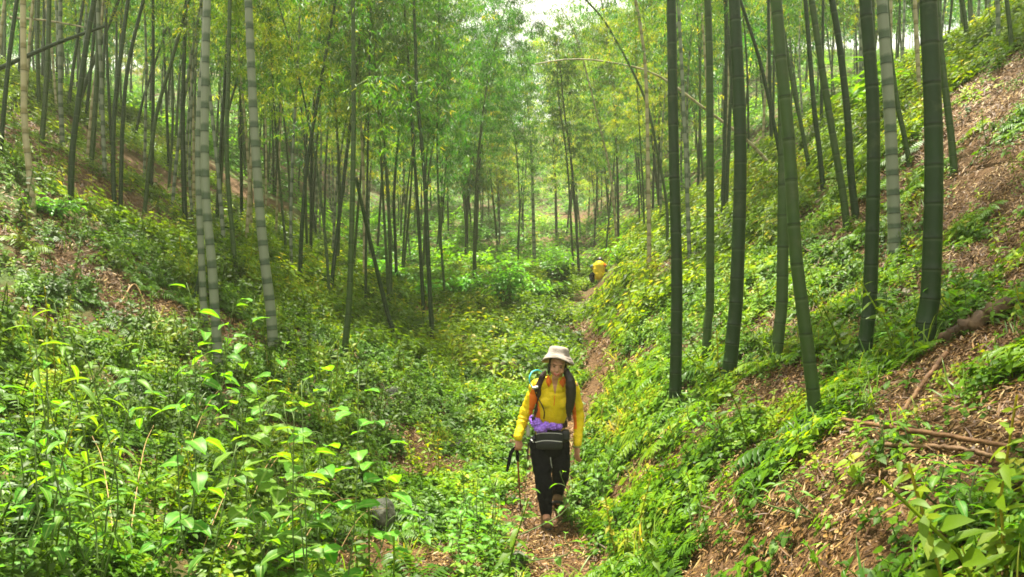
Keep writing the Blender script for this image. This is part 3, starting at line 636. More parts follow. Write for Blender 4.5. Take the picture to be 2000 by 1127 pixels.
FARK = [make_proto(12.5, .20, .24, 58, 60, .21, .045, 1.8, 'culm_green', 'bleaf', 6, False, .055),
        make_proto(13, .12, .28, 56, 60, .21, .045, 1.7, 'culm_dark', 'bleaf', 6, False, .058, .35),
        make_proto(12, .28, .24, 58, 60, .21, .045, 1.8, 'culm_pale', 'bleaf2', 6, False, .055)]
LOWK = [make_proto(9.2, .16, .42, 64, 210, .12, .019, 1.6, 'culm_green', 'bleaf', 8, True, .034, .33),
        make_proto(8.8, .22, .38, 60, 170, .12, .019, 1.5, 'culm_green', 'bleaf2', 8, True, .032, .35)]
def free(x, y, d):
    return all((x - a) ** 2 + (y - b_) ** 2 > d * d for a, b_ in used_xy)
def put(kinds, x, y, label, group, sc=None):
    used_xy.append((x, y)); z = float(hgt(x, y)) - .05
    rz = rng.uniform(0, 6.28)
    return place(kinds[rng.integers(0, len(kinds))], (x, y, z), rz, sc or rng.uniform(.82, 1.12), label, group)
# young leafy bamboos whose sprays hang over the left middle of the picture
for (px, Y, sc, lab, k) in [(600, 22.0, 1.15, 'tall leafy bamboo behind the pale banded pair', 0), (785, 24.0, 1.2, 'tall leafy bamboo standing farther up the left bank', 0), (835, 27.0, 1.2, 'leafy bamboo filling the gap left of the valley axis', 0), (640, 15.0, 1.0, 'young bamboo with yellowish sprays hanging low at left of centre', 1), (760, 17.5, 1.05, 'young bamboo with dense green sprays left of the dark slender one', 0),
                         (870, 20.0, 1.1, 'young leafy bamboo overhanging the valley from the left', 0), (560, 19.0, 1.0, 'leafy young bamboo behind the thick banded one', 0),
                         (930, 27.0, 1.05, 'leafy young bamboo left of the valley axis', 0), (1125, 36.0, 1.1, 'leafy young bamboo with yellow green sprays below the sky gap', 1), (1010, 30.0, 1.0, 'small dark leafy bamboo in the middle of the valley', 0),
                         (1190, 30.0, 1.15, 'yellow green leafy bamboo behind the far hiker', 1), (925, 23.0, 1.15, 'tall leafy bamboo at the left edge of the sky gap', 0), (690, 21.0, 1.2, 'tall leafy bamboo behind the yellowish sprays', 0), (1250, 24.0, 1.0, 'leafy bamboo on the right side below the arch', 1)]:
    x = (px - 1000) / FPX * Y; p_ = LOWK[k]; used_xy.append((x, Y))
    place(p_, (x, Y, float(hgt(x, Y)) - .05), rng.uniform(0, 6.28), sc, lab, 'young leafy bamboos')
n_ind = len(TR) + 14
def region_label(x, y):
    lat = x / y
    if y < 26: dist = 'near'
    elif y < 45: dist = 'middle'
    else: dist = 'far'
    if lat < -.12:
        return {'near': ('slender bamboo in the stand just behind the left bank', 'bamboos in the stand behind the left bank'), 'middle': ('bamboo on the left hillside halfway up the valley', 'bamboos on the left hillside'),
                'far': ('distant bamboo on the left side at the valley end', 'distant bamboos at left')}[dist]
    if lat > .13:
        return {'near': ('slender bamboo in the stand behind the big dark ones on the right slope', 'bamboos in the stand on the right slope'), 'middle': ('bamboo on the right hillside halfway up the valley', 'bamboos on the right hillside'),
                'far': ('distant bamboo on the right side at the valley end', 'distant bamboos at right')}[dist]
    return ('hazy bamboo closing the far end of the valley', 'bamboos closing the valley end')
cand = []
def cands(n, y0, y1, lat0, lat1, gap):
    k = 0; tries = 0
    while k < n and tries < 20000:
        tries += 1; y = y0 + (y1 - y0) * rng.uniform() ** .9; lat = rng.uniform(lat0, lat1); x = lat * y; px = 1000 + lat * FPX
        if y < 38 and 900 < px < 1150: continue
        if y < 75 and 1025 < px < 1110: continue
        if not free(x, y, gap): continue
        xr = np.interp(y, _fy, XRs); xl = np.interp(y, _fy, XLs)
        if xl + .3 < x < xr - .2 and y < 36: continue
        used_xy.append((x, y)); cand.append((y, x)); k += 1
cands(42, 15, 26, -.68, -.10, .55); cands(34, 14, 27, .24, .66, .6)
cands(55, 26, 45, -.64, -.08, .8); cands(50, 25, 45, .11, .64, .8)
cands(26, 38, 60, -.09, .13, 1.2); cands(28, 45, 70, -.5, -.05, 1.3)
ORD = 'first second third fourth fifth sixth seventh eighth ninth tenth eleventh twelfth thirteenth fourteenth fifteenth sixteenth seventeenth eighteenth nineteenth twentieth'.split() + ['twenty ' + q for q in 'first second third fourth fifth sixth seventh eighth ninth'.split()]
labelled = {}
cand.sort()
for y, x in cand[:300 - n_ind]:
    lab, grp = region_label(x, y); used_xy.pop(0) if False else None
    z = float(hgt(x, y)) - .05; ks = MIDK if y < 30 else FARK
    ki = rng.integers(0, len(ks)); o = place(ks[ki], (x, y, z), rng.uniform(0, 6.28), rng.uniform(.82, 1.12), lab, grp)
    if y < 45: labelled.setdefault((grp, ['green', 'dark green', 'pale waxy', 'tan'][ki]), []).append((x / y, o))
for (grp, colr), L_ in labelled.items():
    L_.sort(key=lambda q: q[0]); where = grp.replace('bamboos in', 'in').replace('bamboos on', 'on')
    for i, (_, o) in enumerate(L_):
        o['label'] = ORD[i] + ' ' + colr + ' bamboo from the left ' + where if i < len(ORD) else colr + ' bamboo near the right end ' + where
# beyond the first 300: one uncountable thicket
def thicket(n):
    fv, ft, fa, cv, ct, cu = [], [], [], [], [], []; fo = co_ = 0
    base = []
    for _ in range(3):
        c = proto_curve(12.5, rng.uniform(.1, .28), rng.uniform(0, 6)); a = foliage_geo(c, .28, 40, 36, .32, .08, 2.0, rng, clump=.25)
        b_ = culm_geo(c, .06, .015, 5, .4, False); base.append((a, b_))
    k = 0
    while k < n:
        y = 32 + 75 * rng.uniform(); lat = rng.uniform(-.68, .68); x = lat * y
        if y < 60 and abs(lat) < .1 or y < 44 and lat < .2 and lat > -.3: continue
        if .0 < lat < .08: continue
        if not free(x, y, .9): continue
        used_xy.append((x, y)); (V, T, A, tv, tt), (V2, T2, U2, H2) = base[k % 3]; a = rng.uniform(0, 6.28); s = rng.uniform(.8, 1.15); R = rotm(a, rng.normal(0, .04), 0) * s
        z = float(hgt(x, y)); o = np.array((x, y, z)); fv.append(V @ R.T + o); ft.append(T + fo); fo += len(V); fa.append(np.clip(A + rng.normal(0, .12), 0, 1))
        cv.append(V2 @ R.T + o); ct.append(T2 + co_); co_ += len(V2); cu.append(U2); k += 1
    V = np.concatenate(fv); nV = len(V)
    me = tri_mesh('bamboo_thicket', np.concatenate([V, np.concatenate(cv)]), np.concatenate([np.concatenate(ft), np.concatenate(ct) + nV]),
                  {'var': np.concatenate([np.concatenate(fa), np.zeros(co_)]), 'node': np.concatenate([np.zeros(nV), np.concatenate(cu)])}, M['bleaf'])
    me.materials.append(M['culm_green']); nf = sum(len(t) for t in ft); nc = sum(len(t) for t in ct)
    me.polygons.foreach_set('material_index', np.concatenate([np.zeros(nf, np.int32), np.ones(nc, np.int32)])); me.update()
    o = link(bpy.data.objects.new('bamboo_thicket', me)); tag(o, 'hazy mass of distant bamboo filling the hillsides at the valley end', 'bamboo thicket', kind='stuff')
thicket(360)

# ------------------------------------------------------------------ large single plants
def plant(name, base, stems, mat, label, cat, group=None, stem_r=.004):
    """stems: list of dicts(pts relative to base, leaves: list of (t, yaw, pitch, L, W, kind, petiole))"""
    root = empty(name, tuple(base), label, cat, group); S = Geo(); Lf = Geo(); RB = []
    for st in stems:
        c = smooth_curve(st['pts'], 14); V, T = tube_geo(c, np.linspace(stem_r * 1.3, stem_r * .5, 14) * st.get('rs', 1), 5); S.add(V, T)
        for (t, yaw, pitch, L, W, kind, pet) in st['leaves']:
            p = np.array([np.interp(t, np.linspace(0, 1, 14), c[:, k]) for k in range(3)])
            R0 = rotm(yaw, pitch + .35); q = p + R0 @ np.array([pet, 0, 0])
            if pet > .015:
                V, T = tube_geo([p, p + R0 @ np.array([pet * .5, 0, pet * .1]), q], [stem_r * .45] * 3, 4, False); S.add(V, T)
            heart = 1.0 if kind == 'heart' else 0
            V, T, rb = leafbig(L, W, st.get('droop', .35), .2, heart, 7)
            Lf.add(V @ rotm(yaw, pitch, rng.normal(0, .22)).T + q, T, np.clip(st.get('tone', .5) + rng.normal(0, .14) + .18 * t, 0, 1)); RB.append(rb)
    V, T, _ = S.arrays(); link(bpy.data.objects.new('stem', tri_mesh('stem', V, T, None, M['stem'], True)), root)
    V, T, A = Lf.arrays(); link(bpy.data.objects.new('foliage', tri_mesh('foliage', V, T, {'var': A, 'rib': np.concatenate(RB)}, mat, True)), root)
    return root
def broad(base, h, L, W, n, kind='heart', stems=1, lean=.2, tone_=.55, pet=.05, spread=.12, droop=.35, low=.25):
    out = []
    for s in range(stems):
        a = rng.uniform(0, 6.28); hh = h * rng.uniform(.72, 1.05); ln = lean * hh * rng.uniform(.4, 1.2); bx, by = rng.normal(0, spread, 2) * (stems > 1)
        pts = [(0, 0, -.05), (bx + ln * .2 * math.cos(a), by + ln * .2 * math.sin(a), hh * .4), (bx + ln * math.cos(a), by + ln * math.sin(a), hh)]
        lv = []; y0 = rng.uniform(0, 6.28)
        for i in range(n):
            t = low + (1 - low) * (i + .5) / n; sc = 1.1 - .25 * t if t < .9 else .62
            lv.append((t, y0 + i * 2.4 + rng.normal(0, .25), rng.uniform(-.25, .4) + (.3 if t > .85 else 0), L * sc * rng.uniform(.75, 1.15), W * sc * rng.uniform(.8, 1.1), kind, pet * rng.uniform(.6, 1.4)))
        out.append(dict(pts=pts, leaves=lv, tone=tone_, droop=droop))
    return out
def at(px, py): return hit(px, py)
def hpx(base, py_top): return max(.12, (563.5 - py_top) / FPX * base[1] - base[2])
BP = 'broad leaved plants in the left foreground'
def bplant(bx, by, top, L, W, n, label, group=BP, name='broadleaf_plant', cat='plant', mat='broad', Y=None, **kw):
    if Y is None: b = at(bx, by)
    else: x = (bx - 1000) / FPX * Y; b = np.array((x, Y, float(hgt(x, Y))))
    return plant(name, b, broad(b, hpx(b, top), L, W, n, **kw), M[mat], label, cat, group, stem_r=.0045)
bplant(520, 0, 688, .15, .135, 12, 'plant with big heart shaped leaves in front of the thick banded bamboo', Y=4.9, stems=3, tone_=.85, pet=.09, spread=.16)
bplant(665, 0, 705, .14, .125, 12, 'plant with large round leaves nearest the bare trail edge on the left', Y=4.7, stems=3, tone_=.75, pet=.09, spread=.15)
bplant(600, 0, 745, .12, .105, 11, 'low round leaved plant between the two tall heart leaved ones', Y=4.5, stems=3, tone_=.5, pet=.07, spread=.2)
bplant(468, 0, 565, .17, .10, 6, 'tall sunlit shrub with big glossy leaves between the banded bamboos', Y=6.2, stems=4, tone_=.8, kind='oval', pet=.05, spread=.13, droop=.55, low=.55)
bplant(372, 0, 600, .17, .085, 6, 'glossy leaved plant left of the dull banded bamboo', Y=6.4, stems=4, tone_=.6, kind='oval', spread=.16, droop=.5, low=.55)
bplant(300, 0, 745, .17, .11, 6, 'plant with one hanging bright leaf below the glossy leaved plant', Y=4.2, stems=2, tone_=.75, kind='oval', spread=.12, droop=.6)
bplant(410, 0, 770, .12, .08, 7, 'small dark leaved plant beside the hanging bright leaf', Y=4.3, stems=2, tone_=.3, kind='oval', spread=.15)
bplant(195, 0, 545, .14, .038, 13, 'tall herb with long narrow pale leaves at the left', Y=3.9, stems=4, tone_=.75, kind='oval', pet=.02, spread=.12, droop=.6, low=.3, lean=.2)
bplant(110, 0, 640, .11, .045, 11, 'leafy herb with narrow leaves left of the tallest narrow leaved one', Y=3.7, stems=3, tone_=.5, kind='oval', pet=.02, spread=.15, droop=.5, low=.3)
bplant(20, 0, 640, .12, .05, 10, 'narrow leaved herb at the very left edge', Y=4.0, stems=3, tone_=.5, kind='oval', pet=.02, spread=.2, droop=.5, low=.3)
bplant(60, 0, 950, .10, .06, 6, 'low bright green plant in the lower left corner', Y=3.6, stems=5, tone_=.65, kind='oval', spread=.2)
bplant(270, 0, 960, .09, .055, 6, 'low herb above the bottom edge at left', Y=4.2, stems=5, tone_=.5, kind='oval', spread=.2)
bplant(510, 0, 905, .11, .075, 5, 'dark drooping leaved plant under the round leaved ones', Y=4.9, stems=4, tone_=.25, kind='oval', spread=.2, droop=.6)
CP = 'leafy plants beside the footpath'
bplant(950, 0, 915, .11, .05, 6, 'cluster of pale tipped leaves around the tip of the trekking pole', CP, Y=6.6, stems=8, tone_=.55, kind='oval', spread=.16, droop=.5)
bplant(900, 0, 960, .09, .06, 6, 'fresh green herb patch left of the leafy cluster at the pole', CP, Y=6.3, stems=8, tone_=.7, kind='oval', spread=.2)
bplant(930, 0, 1020, .09, .06, 6, 'bright herb patch between the bare mud and the footpath', CP, Y=5.9, stems=9, tone_=.75, kind='oval', spread=.22)
bplant(1155, 0, 905, .11, .06, 6, 'broad leaves brushing the hiker at the right of her legs', CP, Y=7.6, stems=6, tone_=.4, kind='oval', spread=.2)
RP = 'leafy plants on the right slope'
for bx, by, tp, L, W, n, lab, st, tn in [
    (1795, 690, 610, .10, .045, 8, 'leafy plant hugging the foot of the thickest bamboo', 5, .65), (1720, 620, 545, .09, .04, 8, 'bluish glossy plant between the pale bamboo and its dark neighbour', 5, .35),
    (1425, 850, 780, .11, .05, 7, 'upright herb in front of the litter hollow', 5, .7), (1760, 560, 500, .08, .04, 8, 'leafy plant at the foot of the pale grey bamboo', 5, .7),
    (1710, 880, 800, .12, .05, 7, 'plant with long grey green leaves on the slope below the bamboos', 5, .4), (1860, 985, 900, .12, .05, 8, 'arching fresh green plant right of the bare orange soil', 6, .75),
    (1950, 1040, 940, .12, .055, 8, 'bright leafy plant in the lower right corner', 7, .8), (1600, 1000, 930, .09, .03, 8, 'pale bladed plant among dark twigs near the bottom right', 6, .5),
    (1350, 1050, 960, .08, .05, 7, 'low leafy plant right of the footpath near the bottom', 6, .6), (1640, 760, 700, .09, .04, 7, 'leafy sprig beside the lowest bamboo foot', 4, .7),
    (1890, 620, 540, .10, .05, 7, 'plant in front of the dark fallen log', 5, .6), (1740, 200, 120, .22, .12, 9, 'bright bush high on the slope behind the pale grey bamboo', 9, .9)]:
    b = at(bx, by); bplant(bx, by, tp, L * b[1] / 7.0 if b[1] > 8 else L * .8, W * b[1] / 7.0 if b[1] > 8 else W * .8, n, lab, RP, stems=st, tone_=tn, kind='oval', spread=.14 if b[1] < 9 else .5, droop=.5)
# saplings and shrubs in the valley
def shrub(bx, by, top, w, nst, label, tone_=.6, L=.13, name='sapling', group='shrubs on the valley floor', mat='shrub', dn=26):
    b = at(bx, by); h = hpx(b, top); out = []; L = L * max(1, b[1] / 14)
    for s in range(nst):
        a = rng.uniform(0, 6.28); rr = w / FPX * b[1] / 2 * math.sqrt(rng.uniform(.02, 1)); hh = h * (1 - .35 * (rr / (w / FPX * b[1] / 2)) ** 2) * rng.uniform(.7, 1.05)
        pts = [(0, 0, -.05), (rr * .35 * math.cos(a), rr * .35 * math.sin(a), hh * .5), (rr * math.cos(a), rr * math.sin(a), hh)]; lv = []
        for i in range(dn): lv.append((.25 + .75 * (i + .5) / dn, i * 2.4 + rng.normal(0, .3), rng.uniform(-.4, .45), L * rng.uniform(.6, 1.1), L * .42 * rng.uniform(.8, 1.1), 'oval', .12 * rng.uniform(.1, 1.6)))
        out.append(dict(pts=pts, leaves=lv, tone=tone_, droop=.4))
    return plant(name, b, out, M[mat], label, 'shrub', group, stem_r=.008)
shrub(985, 605, 492, 110, 12, 'pale tipped green sapling standing tallest in the middle of the valley', .75, .15)
shrub(1095, 560, 492, 90, 12, 'dark green shrub left of the far hiker', .12, .14)
shrub(910, 585, 530, 110, 10, 'low bright shrub left of the tallest sapling', .7, .13)
shrub(800, 560, 515, 100, 10, 'green shrub behind the dark slender bamboo', .5, .13)
shrub(1050, 590, 545, 80, 9, 'light green shrub at the bend of the valley', .7, .12)
shrub(740, 545, 505, 80, 9, 'shrub at the foot of the far left stand', .45, .13)
shrub(1210, 520, 470, 90, 9, 'bushy growth just right of the far hiker', .65, .12)
shrub(640, 560, 520, 80, 9, 'dark low bush right of the leaning dark bamboo', .3, .12)
shrub(100, 420, 385, 110, 9, 'leafy bush around the foot of the tan bamboo', .6, .12, mat='shrub')

for i in range(20):
    bx, by = rng.uniform(740, 1085), rng.uniform(520, 590)
    if 1135 > bx > 1100 and by > 560: continue
    shrub(bx, by, by - rng.uniform(28, 50), rng.uniform(60, 110), 7, 'low bright shrub in the leafy belt across the valley floor', rng.uniform(.55, .85), .12, group='low shrubs in the leafy belt', dn=20)
# dry stalks, logs, rocks
def bent(name, pts, r0, r1, mat, label, cat, group=None, sides=7, wob_=.0):
    pts = np.asarray(pts, float); c = smooth_curve(pts - pts[0], 30)
    if wob_: c[1:-1] += rng.normal(0, wob_, (28, 3))
    V, T = tube_geo(c, np.linspace(r0, r1, 30) * (1 + rng.normal(0, .07, 30)), sides)
    o = link(bpy.data.objects.new(name, tri_mesh(name, V, T, None, M[mat], True))); o.location = tuple(pts[0]); return tag(o, label, cat, group)
def up(p, dz): return np.array(p) + (0, 0, dz)
for i, (a, b_, lab) in enumerate([((560, 930), (450, 1110), 'long dry stalk arching out of the herbs at bottom left'), ((505, 960), (380, 1120), 'dry stalk beside the longest arching one'),
                        ((640, 1050), (500, 1120), 'dry stalk lying flat toward the mud'), ((560, 1060), (690, 1000), 'short dry stalk near the dark rock'), ((440, 800), (330, 1000), 'thin dry stalk crossing the left foreground'), ((600, 900), (420, 1126), 'dry stalk reaching highest among those at bottom left'), ((700, 1040), (560, 1120), 'dry stalk over the edge of the bare mud'),
        ((300, 900), (250, 1080), 'upright tan stalk under the hanging bright leaf'), ((760, 1060), (640, 1126), 'pale stalk nearest the bare mud at the bottom edge'), ((180, 930), (230, 1110), 'leftmost tan stalk leaning left in the foreground'), ((620, 1075), (470, 1090), 'lowest lying dry stalk at bottom left')]):
    p0 = up(at(*b_), .02); p1 = up(at(*a), .28); bent('dry_stalk', [p0, (p0 + p1) / 2 + (0, 0, .16), p1], .0034, .0016, 'drystalk', lab, 'stalk', 'dry stalks', 5)
bent('fallen_log', [up(at(2010, 612), .02), up(at(1960, 622), .07), up(at(1900, 650), .06), up(at(1840, 672), .02)], .065, .04, 'darkwood', 'dark mossy log lying aslant at the right edge', 'log', wob_=.010, sides=10)
bent('split_pole', [up(at(1640, 835), .05), up(at(1760, 862), .06), up(at(1880, 884), .06), up(at(2010, 905), .05)], .016, .013, 'splitwood', 'upper split bamboo pole lying along the right slope', 'split pole', 'split bamboo poles', 4, .002)
bent('split_pole', [up(at(1720, 880), .03), up(at(1850, 892), .04), up(at(1960, 912), .04)], .014, .012, 'deadwood', 'lower darker split bamboo pole on the right slope', 'split pole', 'split bamboo poles', 4, .003)
bent('split_pole', [up(at(1848, 705), .05), up(at(1800, 770), .05), up(at(1762, 815), .03)], .019, .014, 'splitwood', 'orange brown split stake pointing downhill under the thickest bamboo', 'split pole', 'split bamboo poles', 4, .003)
bent('fallen_branch', [up(at(10, 945), .06), up(at(70, 985), .08), up(at(130, 1010), .03)], .018, .012, 'deadwood', 'brown dead branch lying in the lower left', 'branch', 'dead branches', 6, .002)
bent('fallen_branch', [up(at(235, 600), .03), up(at(262, 575), .12), up(at(285, 600), .02)], .012, .006, 'drystalk', 'pale curved twig on the brown bank behind the tall herb', 'branch', 'dead branches', 6)
bent('fallen_branch', [up(at(1450, 365), .1), up(at(1490, 352), .25), up(at(1525, 352), .1)], .02, .01, 'darkwood', 'dark twig lying on the slope behind the stout bamboos', 'branch', 'dead branches', 6, .01)
bent('fallen_branch', [up(at(1560, 900), .03), up(at(1500, 925), .05), up(at(1440, 935), .03)], .016, .01, 'darkwood', 'dark rotting branch half buried under herbs on the right', 'branch', 'dead branches', 6, .004)
def rock(px, py, sx, sy, sz, mat, label, sink=.35, name='rock', group='rocks along the trail'):
    import bmesh
    b = at(px, py); bm = bmesh.new(); bmesh.ops.create_icosphere(bm, subdivisions=4, radius=1.0); ph = rng.uniform(0, 9, 6)
    pl = [(Vector(rng.normal(0, 1, 3)).normalized(), rng.uniform(.62, .9)) for _ in range(9)]
    for v in bm.verts:
        c = v.co.copy()
        for n_, d in pl:
            e = c.dot(n_) - d
            if e > 0: c -= n_ * e * .92
        c *= 1 + .05 * math.sin(5 * c.x + ph[0]) * math.sin(6 * c.y + ph[1]) + .03 * math.sin(13 * c.z + ph[2]) * math.sin(11 * c.x + ph[3])
        v.co = Vector((c.x * sx, c.y * sy, c.z * sz))
    me = bpy.data.meshes.new(name); bm.to_mesh(me); bm.free(); me.materials.append(M[mat]); me.polygons.foreach_set('use_smooth', np.ones(len(me.polygons), bool))
    o = link(bpy.data.objects.new(name, me)); o.location = (b[0], b[1], b[2] + sz * (1 - 2 * sink)); o.rotation_euler = (rng.normal(0, .1), rng.normal(0, .1), rng.uniform(0, 6)); return tag(o, label, 'rock', group)
rock(745, 1025, .15, .13, .17, 'rock', 'dark mossy boulder at the left end of the bare mud')
rock(880, 872, .24, .12, .07, 'rock', 'flat mossy slab above the brown litter patch')
rock(1005, 1105, .14, .1, .07, 'rock', 'grey green stone at the bottom centre beside the footpath')
rock(770, 770, .16, .1, .08, 'rock', 'low mossy stone hidden in the ferns left of centre')
rock(985, 715, .16, .1, .06, 'rock_pale', 'pale flat stone in the herbs up the valley')
rock(1005, 770, .2, .1, .05, 'rock_pale', 'pale stone just left of the hiker at shoulder height')
rock(820, 948, .07, .06, .05, 'rock', 'small dark stone under the litter patch')
rock(1775, 575, .06, .05, .05, 'rock_pale', 'small white stone on the slope beside the thickest bamboo')

# ------------------------------------------------------------------ people
from mathutils.bvhtree import BVHTree
def ell(c, r, R=None, sub=18):
    th = np.linspace(0, math.pi, sub // 2 + 2)[1:-1]; ph = np.linspace(0, 2 * math.pi, sub, endpoint=False)
    V = np.array([[math.sin(t) * math.cos(p_), math.sin(t) * math.sin(p_), math.cos(t)] for t in th for p_ in ph]); n = len(th)
    T = quad_grid_tris(n, sub, True)[:, ::-1]; V = np.concatenate([V, [[0, 0, 1], [0, 0, -1]]]); k = np.arange(sub); k2 = (k + 1) % sub
    T = np.concatenate([T, np.stack([np.full(sub, n * sub), k, k2], -1), np.stack([np.full(sub, n * sub + 1), (n - 1) * sub + k2, (n - 1) * sub + k], -1)])
    V = V * np.asarray(r); V = V if R is None else V @ np.asarray(R).T
    return V + np.asarray(c), T
def limb(pts, rad, g, flat=1.0, sides=14, n=24, folds=0.0, seed=0):
    """tapered limb with round ends; rad per joint"""
    c = smooth_curve(pts, n); t = np.linspace(0, 1, n); R = np.interp(t, np.linspace(0, 1, len(rad)), rad)
    if folds: r_ = np.random.default_rng(seed); R = R * (1 + folds * np.sin(t * 38 + r_.uniform(0, 6)) * np.sin(t * 9 + 1) + folds * .7 * r_.normal(0, 1, n))
    V, T = tube_geo(c, R, sides, True, flat); g.add(V, T)
    V, T = ell(c[0], (R[0],) * 3, sub=12); g.add(V, T); V, T = ell(c[-1], (R[-1],) * 3, sub=12); g.add(V, T)
def blend_mesh(name, g, voxel, smooth=3, mat=None):
    """one continuous skin over the overlapping volumes in g"""
    V, T, _ = g.arrays(); me = tri_mesh(name + ' raw', V, T); o = bpy.data.objects.new('raw', me); COL.objects.link(o)
    m = o.modifiers.new('r', 'REMESH'); m.mode = 'VOXEL'; m.voxel_size = voxel; m.use_smooth_shade = True
    q = o.modifiers.new('s', 'SMOOTH'); q.factor = .5; q.iterations = smooth
    dg = bpy.context.evaluated_depsgraph_get(); dg.update(); out = bpy.data.meshes.new_from_object(o.evaluated_get(dg)); out.name = name
    bpy.data.objects.remove(o); bpy.data.meshes.remove(me)
    out.materials.clear()
    for x in (mat if isinstance(mat, (list, tuple)) else [mat]): out.materials.append(x)
    return out
def fabric(name, c1, c2, scale=60, rough=.75, fold=.4, spec=.2, **kw):
    m, nt, out = mat_new(name); n = noise(nt, scale, 3); n2 = noise(nt, 9, 5, rough=.6)
    c = mixc(nt, n2, c1, c2); principled(nt, out, c, rough, bump(nt, mathn(nt, 'ADD', n2, mathn(nt, 'MULTIPLY', n, .12)), fold, .03), spec=spec, **kw); return m
F = dict(skin=fabric('skin', (0.36, 0.17, 0.10), (0.44, 0.22, 0.14), 90, .5, .08, .35), yellow=fabric('yellow jersey', (0.56, 0.40, 0.003), (0.76, 0.56, 0.010), 80, .6, .9),
         orange=fabric('orange jersey', (0.66, 0.13, 0.01), (0.78, 0.19, 0.02), 80, .65, .35), black=fabric('black cloth', (0.003, 0.003, 0.005), (0.008, 0.008, 0.011), 50, .9, .5, .08),
         pack=fabric('dark nylon', (0.006, 0.007, 0.008), (0.016, 0.017, 0.019), 120, .5, .5, .3), strap=fabric('brown black webbing', (0.022, 0.012, 0.010), (0.04, 0.024, 0.02), 140, .7, .2),
         hat=fabric('stone coloured canvas', (0.20, 0.17, 0.145), (0.30, 0.265, 0.235), 60, .85, .4), hair=fabric('dark hair', (0.006, 0.004, 0.003), (0.02, 0.012, 0.008), 200, .45, .3, .4),
         purple=fabric('purple plastic film', (0.16, 0.05, 0.50), (0.36, 0.18, 0.80), 14, .18, 1.0, .6), boot=fabric('tan suede', (0.09, 0.05, 0.022), (0.18, 0.11, 0.055), 30, .75, .4),
         sole=fabric('dark rubber', (0.012, 0.012, 0.012), (0.03, 0.028, 0.025), 60, .7, .3), teal=fabric('teal hose', (0.03, 0.36, 0.46), (0.06, 0.46, 0.55), 20, .4, .1, .5),
         grey=fabric('grey plastic', (0.42, 0.42, 0.42), (0.60, 0.60, 0.58), 30, .4, .1, .5), lip=fabric('lips', (0.36, 0.08, 0.06), (0.42, 0.11, 0.09), 30, .4, .1), tooth=fabric('teeth', (0.7, 0.66, 0.58), (0.75, 0.7, 0.62), 30, .3, .05),
         eye=fabric('dark eye', (0.01, 0.007, 0.005), (0.02, 0.012, 0.01), 30, .15, 0.0, .5), olive=fabric('olive band', (0.20, 0.22, 0.06), (0.26, 0.28, 0.1), 50, .6, .2),
         shaft=fabric('red brown shaft', (0.16, 0.035, 0.015), (0.24, 0.06, 0.025), 30, .3, .05, .5), sleeve=fabric('grey sleeve', (0.07, 0.12, 0.11), (0.12, 0.18, 0.16), 50, .7, .3))
def sub(name, mesh, root): return link(bpy.data.objects.new(name, mesh), root)
def geo_mesh(name, g, mat, smooth=True): V, T, _ = g.arrays(); return tri_mesh(name, V, T, None, mat, smooth)
def xf(V, R, o): return np.asarray(V) @ np.asarray(R).T + np.asarray(o)
def hand(g, w, R, curl, side, scale=1.0, fist=False):
    """w wrist point, R frame whose -z runs along the hand, y is the back of the hand toward -y; side +1 thumb toward +x"""
    def A(V, T): g.add(xf(np.asarray(V) * scale, R, w), T)
    V, T = ell((0, 0, -.045), (.036, .015, .050), sub=16); A(V, T); V, T = ell((0, 0, -.068), (.037, .013, .022), sub=14); A(V, T)
    V, T = tube_geo([(0, 0, .05), (0, 0, 0), (0, 0, -.02)], [.026, .024, .026], 12, True, .8); A(V, T)
    for i, (x, L) in enumerate(((.027, .066), (.0095, .076), (-.0085, .071), (-.026, .056))):
        x *= side; p = np.array((x, 0, -.082)); a = 0.0; pts = [np.array((x * .9, 0, -.055)), p]
        for q in (.44, .31, .25):
            a += curl * (1.0 + .1 * i); p = p + L * q * np.array((x * 1.1 * (0 if fist else 1), math.sin(a), -math.cos(a))); pts.append(p)
        V, T = tube_geo(smooth_curve(pts, 14), np.linspace(.0098, .0074, 14), 10); A(V, T); V, T = ell(pts[-1], (.0074,) * 3, sub=10); A(V, T)
    pts = [(side * .022, .002, -.018), (side * .040, .010, -.040), (side * .046, .018, -.064), (side * (.036 if not fist else .014), .03, -.086)]
    V, T = tube_geo(smooth_curve(pts, 12), np.linspace(.014, .0085, 12), 10); A(V, T); V, T = ell(pts[-1], (.0085,) * 3, sub=10); A(V, T)
def head_geo(g, c, R, k=1.0):
    for cc, rr in (((0, .015, .03), (.074, .092, .088)), ((0, -.018, -.018), (.063, .072, .086)), ((0, -.052, -.088), (.028, .026, .022)), ((.034, -.052, -.035), (.027, .028, .028)), ((-.034, -.052, -.035), (.027, .028, .028)),
                   ((0, -.062, .03), (.052, .024, .02)), ((0, -.089, -.030), (.016, .016, .011)), ((.076, .012, -.01), (.010, .022, .030)), ((-.076, .012, -.01), (.010, .022, .030)), ((0, -.078, -.058), (.026, .016, .016))):
        V, T = ell(cc, rr, sub=20); g.add(xf(V * k, R, c), T)
    V, T = tube_geo([(0, -.078, .012), (0, -.092, -.012), (0, -.1, -.028)], [.009, .010, .011], 10); g.add(xf(V * k, R, c), T)

